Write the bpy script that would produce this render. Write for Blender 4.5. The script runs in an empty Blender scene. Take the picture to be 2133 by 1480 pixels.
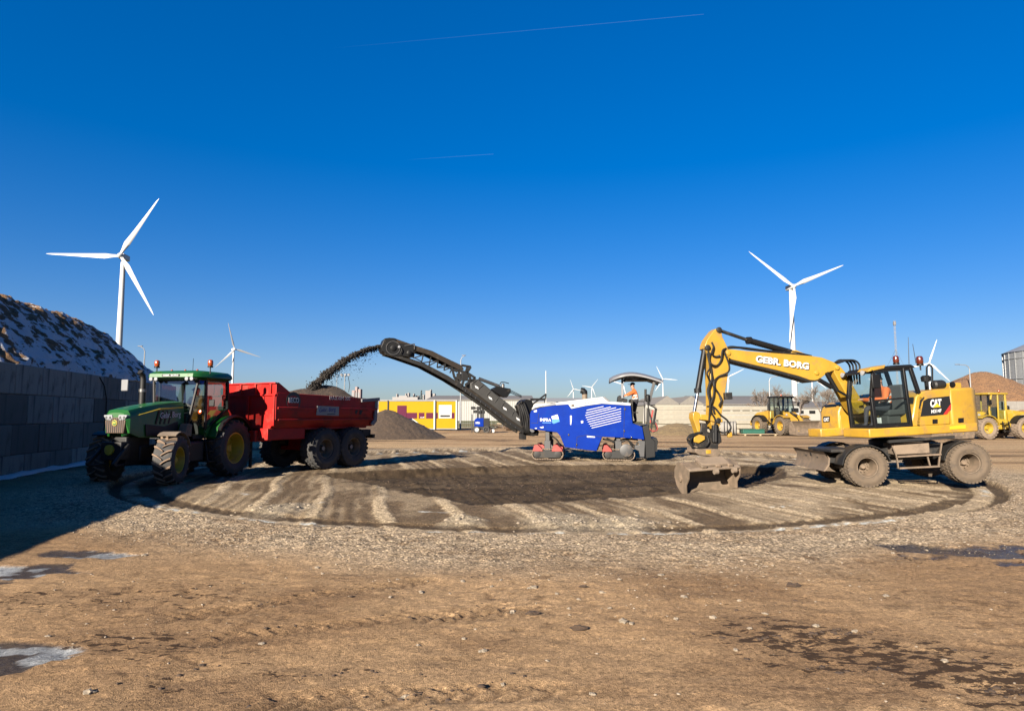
import bpy, bmesh, math, random
import numpy as np
from mathutils import Vector, Matrix, Quaternion
R=math.radians; pi=math.pi
random.seed(7); RNG=np.random.default_rng(11)
SC=bpy.context.scene; COL=SC.collection

# ------------------------------------------------------------ camera, sky, sun
CAM_H=1.8; CAM_F=1400.0; PITCH=R(5.0)
cam=bpy.data.cameras.new('camera'); camo=bpy.data.objects.new('camera',cam); COL.objects.link(camo)
cam.sensor_width=36; cam.sensor_fit='HORIZONTAL'; cam.lens=CAM_F/2133*36
cam.clip_start=.1; cam.clip_end=30000
camo.location=(0,0,CAM_H); camo.rotation_euler=(R(90)+PITCH,0,0); SC.camera=camo

SUN_EL=R(21.0); SUN_AZ=math.atan2(-.50,-.866)          # clockwise from +Y
w=bpy.data.worlds.new('World'); SC.world=w; w.use_nodes=True
nt=w.node_tree; bg=nt.nodes['Background']
sky=nt.nodes.new('ShaderNodeTexSky'); sky.sky_type='NISHITA'; sky.sun_disc=False
sky.sun_elevation=SUN_EL; sky.sun_rotation=SUN_AZ%(2*pi); sky.altitude=0
sky.air_density=1.0; sky.dust_density=.5; sky.ozone_density=3.0
hs=nt.nodes.new('ShaderNodeHueSaturation'); hs.inputs['Saturation'].default_value=1.82
gm=nt.nodes.new('ShaderNodeGamma'); gm.inputs['Gamma'].default_value=.7       # a phone camera's tone curve on the clear sky
ti=nt.nodes.new('ShaderNodeVectorMath'); ti.operation='MULTIPLY'; ti.inputs[1].default_value=(.655,.735,1.079)
nt.links.new(sky.outputs[0],gm.inputs['Color']); nt.links.new(gm.outputs[0],hs.inputs['Color']); nt.links.new(hs.outputs[0],ti.inputs[0]); nt.links.new(ti.outputs[0],bg.inputs['Color']); bg.inputs['Strength'].default_value=.05
sl=bpy.data.lights.new('sun','SUN'); sl.energy=5.0; sl.angle=R(.5); sl.color=(1,.90,.76)
so=bpy.data.objects.new('sun',sl); COL.objects.link(so); so.location=(-20,-30,30)
SD=Vector((math.sin(SUN_AZ)*math.cos(SUN_EL),math.cos(SUN_AZ)*math.cos(SUN_EL),math.sin(SUN_EL)))
so.rotation_euler=(-SD).to_track_quat('-Z','Y').to_euler()
vs=SC.view_settings; vs.view_transform='Standard'; vs.look='None'; vs.exposure=2.0; vs.gamma=1; vs.use_curve_mapping=False

# ------------------------------------------------------------ helpers
_cf=Vector((0,math.cos(PITCH),math.sin(PITCH))); _cu=Vector((0,-math.sin(PITCH),math.cos(PITCH))); CAM=Vector((0,0,CAM_H))
def ray(u,v): return _cf*CAM_F+Vector((1,0,0))*(u-1066.5)-_cu*(v-740)
def gnd(u,v,z=0.):
    d=ray(u,v); return CAM+d*((z-CAM_H)/d.z)
def at(u,v,Y):
    d=ray(u,v); return CAM+d*(Y/d.y)
class Frame:
    def __init__(s,M): s.M=M; s.I=M.inverted()
    def uv(s,p,ax,val):
        o=s.I@CAM; d=s.I.to_3x3()@ray(*p); return o+d*((val-o[ax])/d[ax])
    def xz(s,p,y): q=s.uv(p,1,y); return (q.x,q.z)
def crop(x0,y0,k): return lambda x,y:(x0+x/k,y0+y/k)
c1=crop(0,600,3.525); c2=crop(150,730,5.1025); c3=crop(450,680,4.9325); c4=crop(780,680,5.286)
c5=crop(1080,740,6.274); c6=crop(1380,660,4.0); c7=crop(1640,700,4.327); c8=crop(1560,680,3.7225)
def pose(loc,fwd,pitch=0.):
    yaw=math.atan2(fwd[1],fwd[0])
    return Matrix.Translation(loc)@Matrix.Rotation(yaw,4,'Z')@Matrix.Rotation(pitch,4,'Y')

class MB:
    def __init__(s): s.v=[]; s.f=[]
    def add(s,vs,fs):
        o=len(s.v); s.v+=[Vector(p) for p in vs]; s.f+=[tuple(i+o for i in f) for f in fs]; return s
    def box(s,x0,x1,y0,y1,z0,z1,M=None):
        p=[(x,y,z) for x in (x0,x1) for y in (y0,y1) for z in (z0,z1)]
        if M: p=[M@Vector(q) for q in p]
        return s.add(p,[(0,1,3,2),(4,6,7,5),(0,4,5,1),(2,3,7,6),(0,2,6,4),(1,5,7,3)])
    def prism(s,pts,y0,y1):              # polygon in (x,z) extruded along y
        n=len(pts); v=[(p[0],y0,p[1]) for p in pts]+[(p[0],y1,p[1]) for p in pts]
        return s.add(v,[tuple(range(n)),tuple(range(2*n-1,n-1,-1))]+[(i,i+n,(i+1)%n+n,(i+1)%n) for i in range(n)])
    def prismx(s,pts,x0,x1):             # polygon in (y,z) extruded along x
        n=len(pts); v=[(x0,p[0],p[1]) for p in pts]+[(x1,p[0],p[1]) for p in pts]
        return s.add(v,[tuple(range(n)),tuple(range(2*n-1,n-1,-1))]+[(i,i+n,(i+1)%n+n,(i+1)%n) for i in range(n)])
    def prismz(s,pts,z0,z1):             # polygon in (x,y) extruded along z
        n=len(pts); v=[(p[0],p[1],z0) for p in pts]+[(p[0],p[1],z1) for p in pts]
        return s.add(v,[tuple(range(n)),tuple(range(2*n-1,n-1,-1))]+[(i,i+n,(i+1)%n+n,(i+1)%n) for i in range(n)])
    def loft(s,rings,close=True,caps=True):   # rings: lists of equal length
        n=len(rings[0]); v=[p for r in rings for p in r]; f=[]
        for k in range(len(rings)-1):
            for i in range(n if close else n-1):
                j=(i+1)%n; f.append((k*n+i,k*n+j,(k+1)*n+j,(k+1)*n+i))
        if caps and close: f+= [tuple(range(n)),tuple(range(len(rings)*n-1,(len(rings)-1)*n-1,-1))]
        return s.add(v,f)
    def tube(s,path,r,n=8,caps=True):
        path=[Vector(p) for p in path]; m=len(path); rs=r if isinstance(r,(list,tuple)) else [r]*m
        rings=[]; up=None
        for i in range(m):
            t=(path[min(i+1,m-1)]-path[max(i-1,0)]).normalized()
            if up is None: up=Vector((0,0,1)) if abs(t.z)<.9 else Vector((1,0,0))
            a=t.cross(up).normalized(); b=a.cross(t).normalized(); up=b
            rings.append([path[i]+(a*math.cos(2*pi*k/n)+b*math.sin(2*pi*k/n))*rs[i] for k in range(n)])
        return s.loft(rings,True,caps)
    def hose(s,path,r,n=7):              # smooth curve through the points
        P=[Vector(p) for p in path]; P=[P[0]*2-P[1]]+P+[P[-1]*2-P[-2]]; out=[]
        for i in range(1,len(P)-2):
            a,b,c,d=P[i-1],P[i],P[i+1],P[i+2]
            for k in range(5): t=k/5; out.append(.5*(2*b+(c-a)*t+(2*a-5*b+4*c-d)*t*t+(3*b-a-3*c+d)*t**3))
        return s.tube(out+[P[-2]],r,n)
    def lathe(s,prof,c,axis='y',n=24,caps=True):   # prof: (radius, along axis)
        rings=[]; c=Vector(c)
        for r,t in prof:
            ring=[]
            for k in range(n):
                a=2*pi*k/n; x,z=r*math.cos(a),r*math.sin(a)
                ring.append(c+Vector({'y':(x,t,z),'x':(t,x,z),'z':(x,z,t)}[axis]))
            rings.append(ring)
        return s.loft(rings,True,caps)
    def bar(s,a,b,w,h=None,up=(0,0,1)):  # rectangular bar a->b
        a=Vector(a); b=Vector(b); h=h or w; t=(b-a).normalized(); u=Vector(up)
        if abs(t.dot(u))>.98: u=Vector((1,0,0))
        x=t.cross(u).normalized(); y=x.cross(t).normalized()
        q=[x*sx*w/2+y*sy*h/2 for sx,sy in((-1,-1),(1,-1),(1,1),(-1,1))]
        return s.loft([[a+k for k in q],[b+k for k in q]])
    def build(s,name,mat,parent=None,bevel=0,smooth=True,L=None,fix=True,sharp=38,seg=2):
        me=bpy.data.meshes.new(name); me.from_pydata([tuple(p) for p in s.v],[],s.f)
        if fix:
            bm=bmesh.new(); bm.from_mesh(me); bmesh.ops.recalc_face_normals(bm,faces=bm.faces); bm.to_mesh(me); bm.free()
        if mat: me.materials.append(mat)
        if smooth:
            me.polygons.foreach_set('use_smooth',[True]*len(me.polygons)); me.set_sharp_from_angle(angle=R(sharp))
        o=bpy.data.objects.new(name,me); COL.objects.link(o)
        if parent: o.parent=parent
        if L: o.matrix_local=L
        if bevel:
            b=o.modifiers.new('b','BEVEL'); b.width=bevel; b.segments=seg; b.limit_method='ANGLE'; b.angle_limit=R(40)
        return o
def tag(o,label,cat,group=None,kind=None):
    if label: o['label']=label
    if cat: o['category']=cat
    if group: o['group']=group
    o['kind']=kind or 'thing'
    return o
def thing(name,label,cat,M=None,group=None):
    o=bpy.data.objects.new(name,None); COL.objects.link(o); o.empty_display_size=.2
    if M: o.matrix_world=M
    return tag(o,label,cat,group)
def struct(o): o['kind']='structure'; return o
def copy_tree(o,parent=None):
    c=o.copy(); COL.objects.link(c); c.parent=parent
    for ch in list(o.children): copy_tree(ch,c)
    return c
def textq(s,name,mat,parent,bl,br,tl,ext=.004,bold=.02,L=None):
    cu=bpy.data.curves.new('t','FONT'); cu.body=s; cu.size=1; cu.offset=bold; cu.resolution_u=3
    ob=bpy.data.objects.new('t',cu); COL.objects.link(ob); dg=bpy.context.evaluated_depsgraph_get(); dg.update()
    me=bpy.data.meshes.new_from_object(ob.evaluated_get(dg)); bpy.data.objects.remove(ob)
    P=np.array([v.co[:2] for v in me.vertices]); lo=P.min(0); sz=P.max(0)-lo
    bl,br,tl=Vector(bl),Vector(br),Vector(tl); nrm=(br-bl).cross(tl-bl).normalized()
    top=[bl+(br-bl)*((p[0]-lo[0])/sz[0])+(tl-bl)*((p[1]-lo[1])/sz[1])+nrm*ext for p in P]
    mb=MB(); fs=[tuple(p.vertices) for p in me.polygons]; n=len(top); mb.add(top+[p-nrm*ext for p in top],fs)
    cnt={}
    for f in fs:
        for a,b in zip(f,f[1:]+f[:1]): cnt[(a,b)]=1
    for (a,b) in cnt:
        if (b,a) not in cnt: mb.f.append((a,a+n,b+n,b))
    bpy.data.meshes.remove(me)
    return mb.build(name,mat,parent,smooth=False,L=L,fix=False)
def plate(name,mat,parent,pts,y0,y1,L=None,bevel=0): return MB().prism(pts,y0,y1).build(name,mat,parent,bevel=bevel,L=L)

# numpy value noise
_perm=RNG.permutation(512); _val=RNG.random(512)
def vn(x,y,seed=0):
    xi=np.floor(x).astype(int); yi=np.floor(y).astype(int); fx=x-xi; fy=y-yi
    fx=fx*fx*(3-2*fx); fy=fy*fy*(3-2*fy)
    h=lambda a,b:_val[_perm[(_perm[(a+seed*37)&511]+b)&511]]
    return (h(xi,yi)*(1-fx)+h(xi+1,yi)*fx)*(1-fy)+(h(xi,yi+1)*(1-fx)+h(xi+1,yi+1)*fx)*fy
def fbm(x,y,o=4,seed=0):
    a=.5; t=0; n=0
    for k in range(o): t=t+a*vn(x*2**k+17.3*k,y*2**k-9.1*k,seed+k); n+=a; a*=.5
    return t/n
def sst(a,b,x):
    t=np.clip((x-a)/(b-a),0,1); return t*t*(3-2*t)

# ------------------------------------------------------------ materials
def nodes(name):
    m=bpy.data.materials.new(name); m.use_nodes=True; t=m.node_tree; return m,t,t.nodes['Principled BSDF']
def mixc(t,fac,a,b):
    n=t.nodes.new('ShaderNodeMix'); n.data_type='RGBA'
    for k,x in ((0,fac),(6,a),(7,b)):
        if hasattr(x,'is_output'): t.links.new(x,n.inputs[k])
        else: n.inputs[k].default_value=x if k==0 else (*x,1)
    return n.outputs[2]
def noise(t,scale,detail=4,rough=.6,vec=None,sc=None):
    tc=t.nodes.new('ShaderNodeTexCoord'); n=t.nodes.new('ShaderNodeTexNoise'); n.inputs['Scale'].default_value=scale
    n.inputs['Detail'].default_value=detail; n.inputs['Roughness'].default_value=rough
    src=tc.outputs[vec or 'Object']
    if sc:
        mp=t.nodes.new('ShaderNodeMapping'); mp.inputs['Scale'].default_value=sc; t.links.new(src,mp.inputs[0]); src=mp.outputs[0]
    t.links.new(src,n.inputs['Vector']); return n.outputs['Fac']
def ramp(t,x,a,b,lo=0.,hi=1.):
    n=t.nodes.new('ShaderNodeMapRange'); n.inputs[1].default_value=a; n.inputs[2].default_value=b; n.inputs[3].default_value=lo; n.inputs[4].default_value=hi
    t.links.new(x,n.inputs[0]); return n.outputs[0]
def bump(t,h,b,strength=.4,dist=.02):
    n=t.nodes.new('ShaderNodeBump'); n.inputs['Strength'].default_value=strength; n.inputs['Distance'].default_value=dist
    t.links.new(h,n.inputs['Height']); t.links.new(n.outputs[0],b.inputs['Normal'])
def mat(name,col,rough=.5,metal=0,dirt=None,dcol=(.28,.2,.13),dscale=3.0,bmp=0,bscale=40,spec=.5,var=.12,coat=0):
    col=tuple(c*.44 for c in col); dcol=tuple(c*.44 for c in dcol)
    m,t,b=nodes(name); b.inputs['Roughness'].default_value=rough; b.inputs['Metallic'].default_value=metal
    b.inputs['Specular IOR Level'].default_value=spec
    if coat: b.inputs['Coat Weight'].default_value=coat; b.inputs['Coat Roughness'].default_value=.15
    n=noise(t,2.2,5); c=mixc(t,ramp(t,n,.3,.7),tuple(x*(1-var) for x in col),tuple(min(1,x*(1+var)) for x in col))
    if dirt:
        d=ramp(t,noise(t,dscale,8,.7),.62-.35*dirt,.82-.25*dirt); c=mixc(t,d,c,dcol)
        t.links.new(ramp(t,d,0,1,rough,.9),b.inputs['Roughness'])
    t.links.new(c,b.inputs['Base Color'])
    if bmp: bump(t,noise(t,bscale,5),b,bmp,.02)
    return m
def glassm(name,tint,gl=.14):
    m,t,b=nodes(name); t.nodes.remove(b); out=t.nodes['Material Output']
    tr=t.nodes.new('ShaderNodeBsdfTransparent'); tr.inputs[0].default_value=(*tint,1)
    g=t.nodes.new('ShaderNodeBsdfGlossy'); g.inputs['Roughness'].default_value=.03; mx=t.nodes.new('ShaderNodeMixShader')
    fr=t.nodes.new('ShaderNodeLayerWeight'); pw=t.nodes.new('ShaderNodeMath'); pw.operation='POWER'; pw.inputs[1].default_value=4; t.links.new(fr.outputs['Facing'],pw.inputs[0])
    ad=t.nodes.new('ShaderNodeMath'); ad.operation='MULTIPLY_ADD'; ad.inputs[1].default_value=.6; ad.inputs[2].default_value=gl; t.links.new(pw.outputs[0],ad.inputs[0])
    t.links.new(ad.outputs[0],mx.inputs[0]); t.links.new(tr.outputs[0],mx.inputs[1]); t.links.new(g.outputs[0],mx.inputs[2]); t.links.new(mx.outputs[0],out.inputs[0]); return m
MAT={}
def mk():
    M=MAT
    M['cat']=mat('cat_yellow',(.57,.325,.028),.42,dirt=.34,dcol=(.30,.175,.06),dscale=2.6,coat=.15)
    M['vol']=mat('loader_yellow',(.50,.33,.025),.45,dirt=.25,dcol=(.45,.36,.24))
    M['green']=mat('tractor_green',(.008,.130,.011),.45,dirt=.06,coat=.12)
    M['dyel']=mat('rim_yellow',(.62,.45,.03),.45,dirt=.2)
    M['blue']=mat('machine_blue',(.0006,.030,.31),.45,dirt=.22,dcol=(.004,.05,.36),dscale=1.8,coat=.0,spec=.06)
    M['red']=mat('trailer_red',(.55,.013,.009),.5,dirt=.36,dcol=(.24,.06,.04),dscale=2.0,spec=.25)
    M['redp']=mat('red_cover',(.34,.024,.014),.6,dirt=.2)
    M['orange']=mat('hivis_orange',(.62,.13,.012),.85)
    M['white']=mat('white_paint',(.66,.66,.64),.5,var=.04)
    M['offw']=mat('off_white',(.42,.40,.36),.65,var=.05)
    M['grey']=mat('grey_paint',(.05,.05,.052),.55,dirt=.2)
    M['lgrey']=mat('light_grey_paint',(.22,.22,.23),.5)
    M['black']=mat('black_plastic',(.009,.009,.0095),.5,spec=.25,dirt=.06,dcol=(.10,.08,.06))
    M['dark']=mat('dark_steel',(.020,.019,.018),.55,spec=.3,dirt=.25,dcol=(.10,.075,.052))
    M['steel']=mat('steel',(.35,.34,.33),.35,metal=.8,dirt=.1)
    M['chrome']=mat('chrome',(.75,.75,.76),.12,metal=1,var=.02)
    M['rubber']=mat('hose_rubber',(.011,.0105,.010),.6,spec=.3,dirt=.1,dcol=(.12,.09,.07))
    M['tyre']=mat('tyre_rubber',(.045,.043,.042),.85,dirt=.25,dcol=(.16,.12,.085),dscale=4,bmp=.2)
    M['tyremud']=mat('muddy_tyre',(.150,.108,.070),.95,dirt=.35,dcol=(.07,.055,.042),dscale=5,bmp=.35)
    M['tread']=mat('clay_tread',(.30,.20,.13),.95,dirt=.25,dcol=(.10,.07,.05),dscale=5,bmp=.3)
    M['mud']=mat('mud_crust',(.27,.20,.14),.95,dirt=.3,dcol=(.13,.095,.065),bmp=.4)
    M['worn']=mat('worn_steel',(.21,.155,.105),.7,metal=.15,dirt=.45,dcol=(.36,.25,.165),dscale=4,bmp=.25)
    M['tarp']=mat('grey_tarp',(.062,.060,.056),.6,spec=.3,bmp=.3,bscale=6)
    M['belt']=mat('brown_belt',(.036,.026,.019),.8,spec=.2,dirt=.3,dcol=(.11,.085,.06))
    M['amber']=mat('amber_lens',(.45,.075,.01),.25,coat=.5); M['amberd']=mat('dark_amber_lens',(.13,.022,.008),.25,coat=.5)
    M['lamp']=mat('lamp_glass',(.42,.43,.45),.12,coat=.5,var=.02)
    M['glass']=glassm('cab_glass',(.88,.93,.92),.07); M['glasst']=glassm('tractor_glass',(.60,.68,.66),.13); M['glassd']=glassm('dark_cab_glass',(.74,.82,.79),.07)
    M['concrete']=mat('concrete',(.30,.28,.25),.85,dirt=.2,dcol=(.25,.23,.2),bmp=.15)
    M['slab']=mat('pale_concrete',(.38,.345,.27),.85,dirt=.12,dcol=(.36,.33,.28))
    M['wood']=mat('cut_wood',(.55,.40,.24),.8,bmp=.2); M['bark']=mat('bark',(.08,.06,.045),.95,bmp=.5)
    M['galv']=mat('galvanised',(.36,.37,.38),.5,metal=.3); M['turb']=mat('turbine_white',(.72,.72,.72),.5,var=.02)
    M['skin']=mat('skin',(.45,.24,.16),.6); M['navy']=mat('dark_work_trousers',(.02,.022,.035),.85); M['cap']=mat('black_cap',(.012,.012,.014),.8)
    M['yelc']=mat('container_yellow',(.52,.30,.0015),.6,var=.03,spec=.1); M['purp']=mat('container_purple',(.11,.012,.045),.6,var=.05,spec=.1)
    M['seat']=mat('seat_fabric',(.04,.042,.045),.9); M['cream']=mat('cream_wall',(.40,.37,.30),.7,var=.05)
    M['roofg']=mat('grey_roof_sheet',(.22,.20,.175),.75); M['pale']=mat('pale_cladding',(.40,.40,.38),.65,var=.04)
    M['decal_w']=mat('white_lettering',(.80,.80,.80),.5,var=.01); M['decal_k']=mat('black_decal',(.012,.012,.012),.45,var=.02)
    M['decal_r']=mat('red_decal',(.6,.03,.02),.45); M['decal_y']=mat('yellow_decal',(.8,.55,.02),.5); M['decal_b']=mat('light_blue_decal',(.02,.25,.75),.5)
    M['grill']=mat('rusty_grille',(.10,.052,.028),.7,dirt=.3,dcol=(.16,.09,.05))
    M['rock']=mat('pale_stone',(.36,.29,.21),.95,var=.3,bmp=.3); M['clod']=mat('dark_clod',(.075,.043,.023),.95,var=.35,bmp=.4)
    M['hgreen']=mat('dark_green_box',(.015,.12,.08),.5); M['cork']=mat('far_haze_building',(.36,.34,.33),.9); M['pink']=mat('far_pink_building',(.38,.29,.28),.9)
    M['straw']=mat('dry_grass',(.30,.22,.11),.95,var=.35); M['branch']=mat('bare_branch',(.20,.155,.12),.95); M['flying']=mat('flying_soil',(.030,.022,.016),.95,var=.4)
mk()
# ------------------------------------------------------------ ground
DC=(1.1,23.2); DR=12.82
PIT=[(-6.3,21.8),(-4.8,22.9),(-2.3,24.3),(1.9,25.6),(5.0,26.1),(8.2,25.6),(9.6,24.0),(8.4,20.6),(6.2,17.7),(3.8,16.2),(1.6,15.2),(.4,14.5),(-.2,14.25),(-.8,14.2),(-1.5,15.3),(-2.9,17.0),(-4.6,19.6)]
def sdpoly(x,y,P):
    d=np.full(x.shape,1e9); ins=np.zeros(x.shape,bool); n=len(P)
    for i in range(n):
        ax,ay=P[i]; bx,by=P[(i+1)%n]; ex,ey=bx-ax,by-ay
        t=np.clip(((x-ax)*ex+(y-ay)*ey)/(ex*ex+ey*ey),0,1); d=np.minimum(d,np.hypot(x-ax-t*ex,y-ay-t*ey))
        c=((ay>y)!=(by>y)); 
        with np.errstate(divide='ignore',invalid='ignore'): xi=ax+(y-ay)*ex/(ey if ey else 1e-9)
        ins^=(c&(x<xi))
    return np.where(ins,-d,d)
def lerp(a,b,f): return a+(np.array(b)-a)*f[...,None]
def ground_fields(x,y):
    near=sst(60,30,np.hypot(x,y-10))
    r=np.hypot(x-DC[0],y-DC[1]); rw=r+.10*(fbm(x*.9,y*.9,3,3)-.5)+.05*(vn(x*5,y*5,4)-.5)
    disc=sst(DR+.03,DR-.06,rw)
    sd=sdpoly(x,y,PIT)+.22*(fbm(x*1.3,y*1.3,3,5)-.5)+.07*(vn(x*6,y*6,6)-.5)
    pit=sst(.05,-.55,sd); pitm=sst(.03,-.06,sd)
    n1=fbm(x*.35,y*.35,4,1); n2=fbm(x*2.2,y*2.2,4,2); n3=fbm(x*7,y*7,3,9)
    # parallel tyre lanes left by the machines, direction a
    def lanes(ang,per,wd,seed,wob=.25):
        c,s=math.cos(ang),math.sin(ang); q=(x*c+y*s)+wob*(fbm(x*.3,y*.3,2,seed)-.5); k=np.abs((q/per)%1-.5)*per
        return sst(wd,wd*.7,k+.10*(vn(x*7,y*7,seed+3)-.5))
    st=lanes(math.atan2(.23,.973),1.28,.15,21,.35)*sst(.30,.52,fbm(x*.8+3,y*.8,3,22)+.12)
    bars=.5+.5*np.sin((x*.23-y*.973)*2*pi/.16)                       # tyre lug marks along a lane
    z=np.zeros(x.shape)
    z+=near*(.055*(n1-.5)+.020*(n2-.5)+.018*(n3-.5)+.015*(vn(x*17,y*17,8)-.5))
    # colours
    tan=np.array([.505,.322,.180]); dtan=np.array([.36,.215,.115]); gravel=np.array([.66,.51,.36]); soil=np.array([.082,.055,.034])
    c=np.zeros(x.shape+(3,))+tan
    c=lerp(c,dtan,sst(.48,.66,n1)*.6); c=lerp(c,(.54,.35,.20),sst(.5,.36,n1)*.6)
    c=lerp(c,(.27,.16,.088),sst(.58,.72,fbm(x*.55+9,y*1.1,4,31))*.6*sst(30,14,y))
    # far yard: bands of wheel dirt running roughly across the view
    far=sst(15,21,y)*sst(90,60,y)
    band=fbm(x*.07+4+y*.02,(y+.10*x+1.2*np.sin(x*.13))*.50,5,41); c=lerp(c,(.085,.056,.035),sst(.53,.62,band)*far*.95); c=lerp(c,(.62,.43,.25),sst(.50,.36,band)*far*.85)
    # gravel belt round the disc
    gb=sst(DR+3.1,DR+1.0,r+1.6*(fbm(x*.6,y*.6,3,51)-.5))*(1-disc)
    c=lerp(c,gravel,gb*.85); z+=gb*near*.025*(vn(x*11,y*11,52)-.3)
    speck=sst(.62,.75,vn(x*16,y*16,53)); c=lerp(c,(.16,.11,.075),speck*gb*.55)
    # disc surface
    dcol=np.zeros(x.shape+(3,))+np.array([.205,.140,.087]); dcol=lerp(dcol,(.42,.31,.205),sst(.43,.58,fbm(x*1.1+5,y*.45,4,61)))
    rightpale=sst(3.0,7.0,x+.6*(y-14)*.3)*.6
    dcol=lerp(dcol,(.72,.56,.39),np.clip(rightpale*sst(.35,.6,fbm(x*.9+y*.2,y*1.2,4,62))+st*1.15,0,1)*sst(.10,.38,n3+.2))
    dcol=lerp(dcol,(.12,.085,.056),st*bars*.35)
    cq=x*.973+y*.23+.25*(fbm(x*.3,y*.3,2,21)-.5); comb=np.sin(cq*2*pi/.27+3*vn(x*.8,y*.8,66)); cm=sst(.40,.58,fbm(cq*1.6,y*.35,3,67)); dcol=lerp(dcol,(.15,.10,.06),cm*sst(.1,.9,comb)*.55); dcol=lerp(dcol,(.58,.44,.30),cm*sst(-.2,-.9,comb)*.35)
    fine2=lanes(math.atan2(.23,.973)+.07,.83,.05,27,.5)*sst(.45,.6,fbm(x*.5,y*.5,3,28)); dcol=lerp(dcol,(.60,.46,.31),fine2*.7)
    wob=.10*(fbm(x*.7,y*.7,3,63)-.5)
    ring=lambda a,b:sst(a,a-.03,r+wob)*sst(b-.03,b,r+wob)
    dcol=lerp(dcol,(.105,.072,.048),ring(DR-.0,DR-.30)*.95); dcol=lerp(dcol,(.56,.43,.30),ring(DR-.30,DR-.66)*.8*sst(.3,.55,n2+.1))
    dcol=lerp(dcol,(.105,.069,.042),ring(DR-.68,DR-1.15)*sst(.25,.5,fbm(x*.9,y*.9,3,64)+.1)*.9)
    z+=disc*(-.09+.022*st*(.4+bars)+.02*(n2-.5)+.008*comb*cm)-.05*ring(DR-.0,DR-.30)-.03*ring(DR-.68,DR-1.15)
    # sprayed white marking, broken dashes just inside the rim
    ang=np.arctan2(x-DC[0],-(y-DC[1])); dash=sst(.42,.5,vn(ang*9,ang*0+.5,71))*sst(.35,.6,vn(x*9,y*9,72))
    wl=sst(.10,.05,np.abs(r-(DR-.48)+.12*(vn(ang*14,ang*0,73)-.5)))*dash
    wl2=sst(.08,.03,np.abs(r-(DR-2.6)+.2*(vn(ang*8,ang*0,74)-.5)))*sst(.62,.7,vn(ang*11+3,ang*0+.5,75))*sst(.3,.6,vn(x*8,y*8,76))
    dcol=lerp(dcol,(.74,.74,.72),np.clip(wl+wl2,0,1)*disc)
    for gx,gy,gr in ((-4.55,13.6,.55),(.9,12.05,.7),(1.9,11.9,.6),(-.9,12.1,.35)):
        m=sst(gr*1.4,gr*.4,np.hypot(x-gx,(y-gy)*.7)+.5*(n2-.5)); dcol=lerp(dcol,(.47,.385,.29),m*.8); z+=m*.05*(.5+vn(x*12,y*12,82))
    c=lerp(c,dcol,disc)
    # dug-out pit of dark soil
    furrow=fbm(x*.25+y*.12,y*1.9-x*.35,4,91)
    pc=np.zeros(x.shape+(3,))+soil; pc=lerp(pc,(.118,.082,.053),sst(.47,.66,furrow)); pc=lerp(pc,(.035,.023,.014),sst(.58,.7,n2)*.8)
    c=lerp(c,pc,pitm)
    # spoil feathered out round the pit
    sp=sst(1.6,0,sd)*(1-pitm)*sst(.45,.6,fbm(x*.9,y*1.5,4,95)); c=lerp(c,(.125,.09,.062),sp*.35)
    z+=pit*(-.24+.09*(furrow-.5)+.05*(n2-.5)+.03*(n3-.5))
    # wet dark / frozen puddles (foreground left and right)
    wet=np.zeros(x.shape); ice=np.zeros(x.shape)
    for (u,v,ru,rv,ic) in ((40,1365,.5,.28,.36),(50,1190,.6,.35,.42),(190,1150,.5,.3,.3),(2030,1150,.95,.55,.0),(1900,1142,.7,.35,.0)):
        g=gnd(u,v); d=np.hypot((x-g.x)/ru,(y-g.y)/rv)+2.6*(fbm(x*2.0,y*3.4,5,101)-.5)
        m=sst(.95,.8,d); wet=np.maximum(wet,m); ice=np.maximum(ice,m*min(1,ic*1.6)*sst(.50,.56,fbm(x*3.2+7,y*4.5,4,103)))
        z-=m*.02
    c=lerp(c,(.055,.05,.05),wet*.9); c=lerp(c,(.62,.66,.72),ice*.85)
    smear=np.zeros(x.shape)
    # dark peaty smears pressed in by tyres, bottom right and left of centre
    for (u0,v0,u1,v1,wd,th) in ((1640,1330,2133,1425,.55,.50),(1700,1405,2133,1450,.25,.56),(1300,1180,1560,1235,.5,.57),(1560,1235,1800,1250,.22,.58),(60,1250,420,1235,.45,.53),(300,1270,800,1215,.35,.55),(200,1335,360,1345,.3,.52),(340,1420,720,1400,.30,.55),(820,1430,1020,1410,.3,.58),(1880,1165,2133,1160,.5,.55),(450,1310,1080,1270,.22,.58)):
        a=gnd(u0,v0); b=gnd(u1,v1); ex,ey=b.x-a.x,b.y-a.y; t=np.clip(((x-a.x)*ex+(y-a.y)*ey)/(ex*ex+ey*ey),0,1)
        d=np.hypot(x-a.x-t*ex,y-a.y-t*ey); an=math.atan2(ey,ex); p=x*math.cos(an)+y*math.sin(an); q=-x*math.sin(an)+y*math.cos(an)
        smear=np.maximum(smear,sst(2.2,.2,d/wd)*(.60-th)/.1)
    c=lerp(c,(.235,.142,.082),np.clip(smear,0,1)*.55*sst(.38,.56,fbm(x*1.6,y*2.6,4,116))*(1-disc)*(1-wet))
    c=lerp(c,(.33,.205,.115),sst(.50,.62,fbm(x*.45+2,y*1.0+5,4,117))*.35*(1-disc)*(1-wet)*sst(20,11,y))
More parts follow.
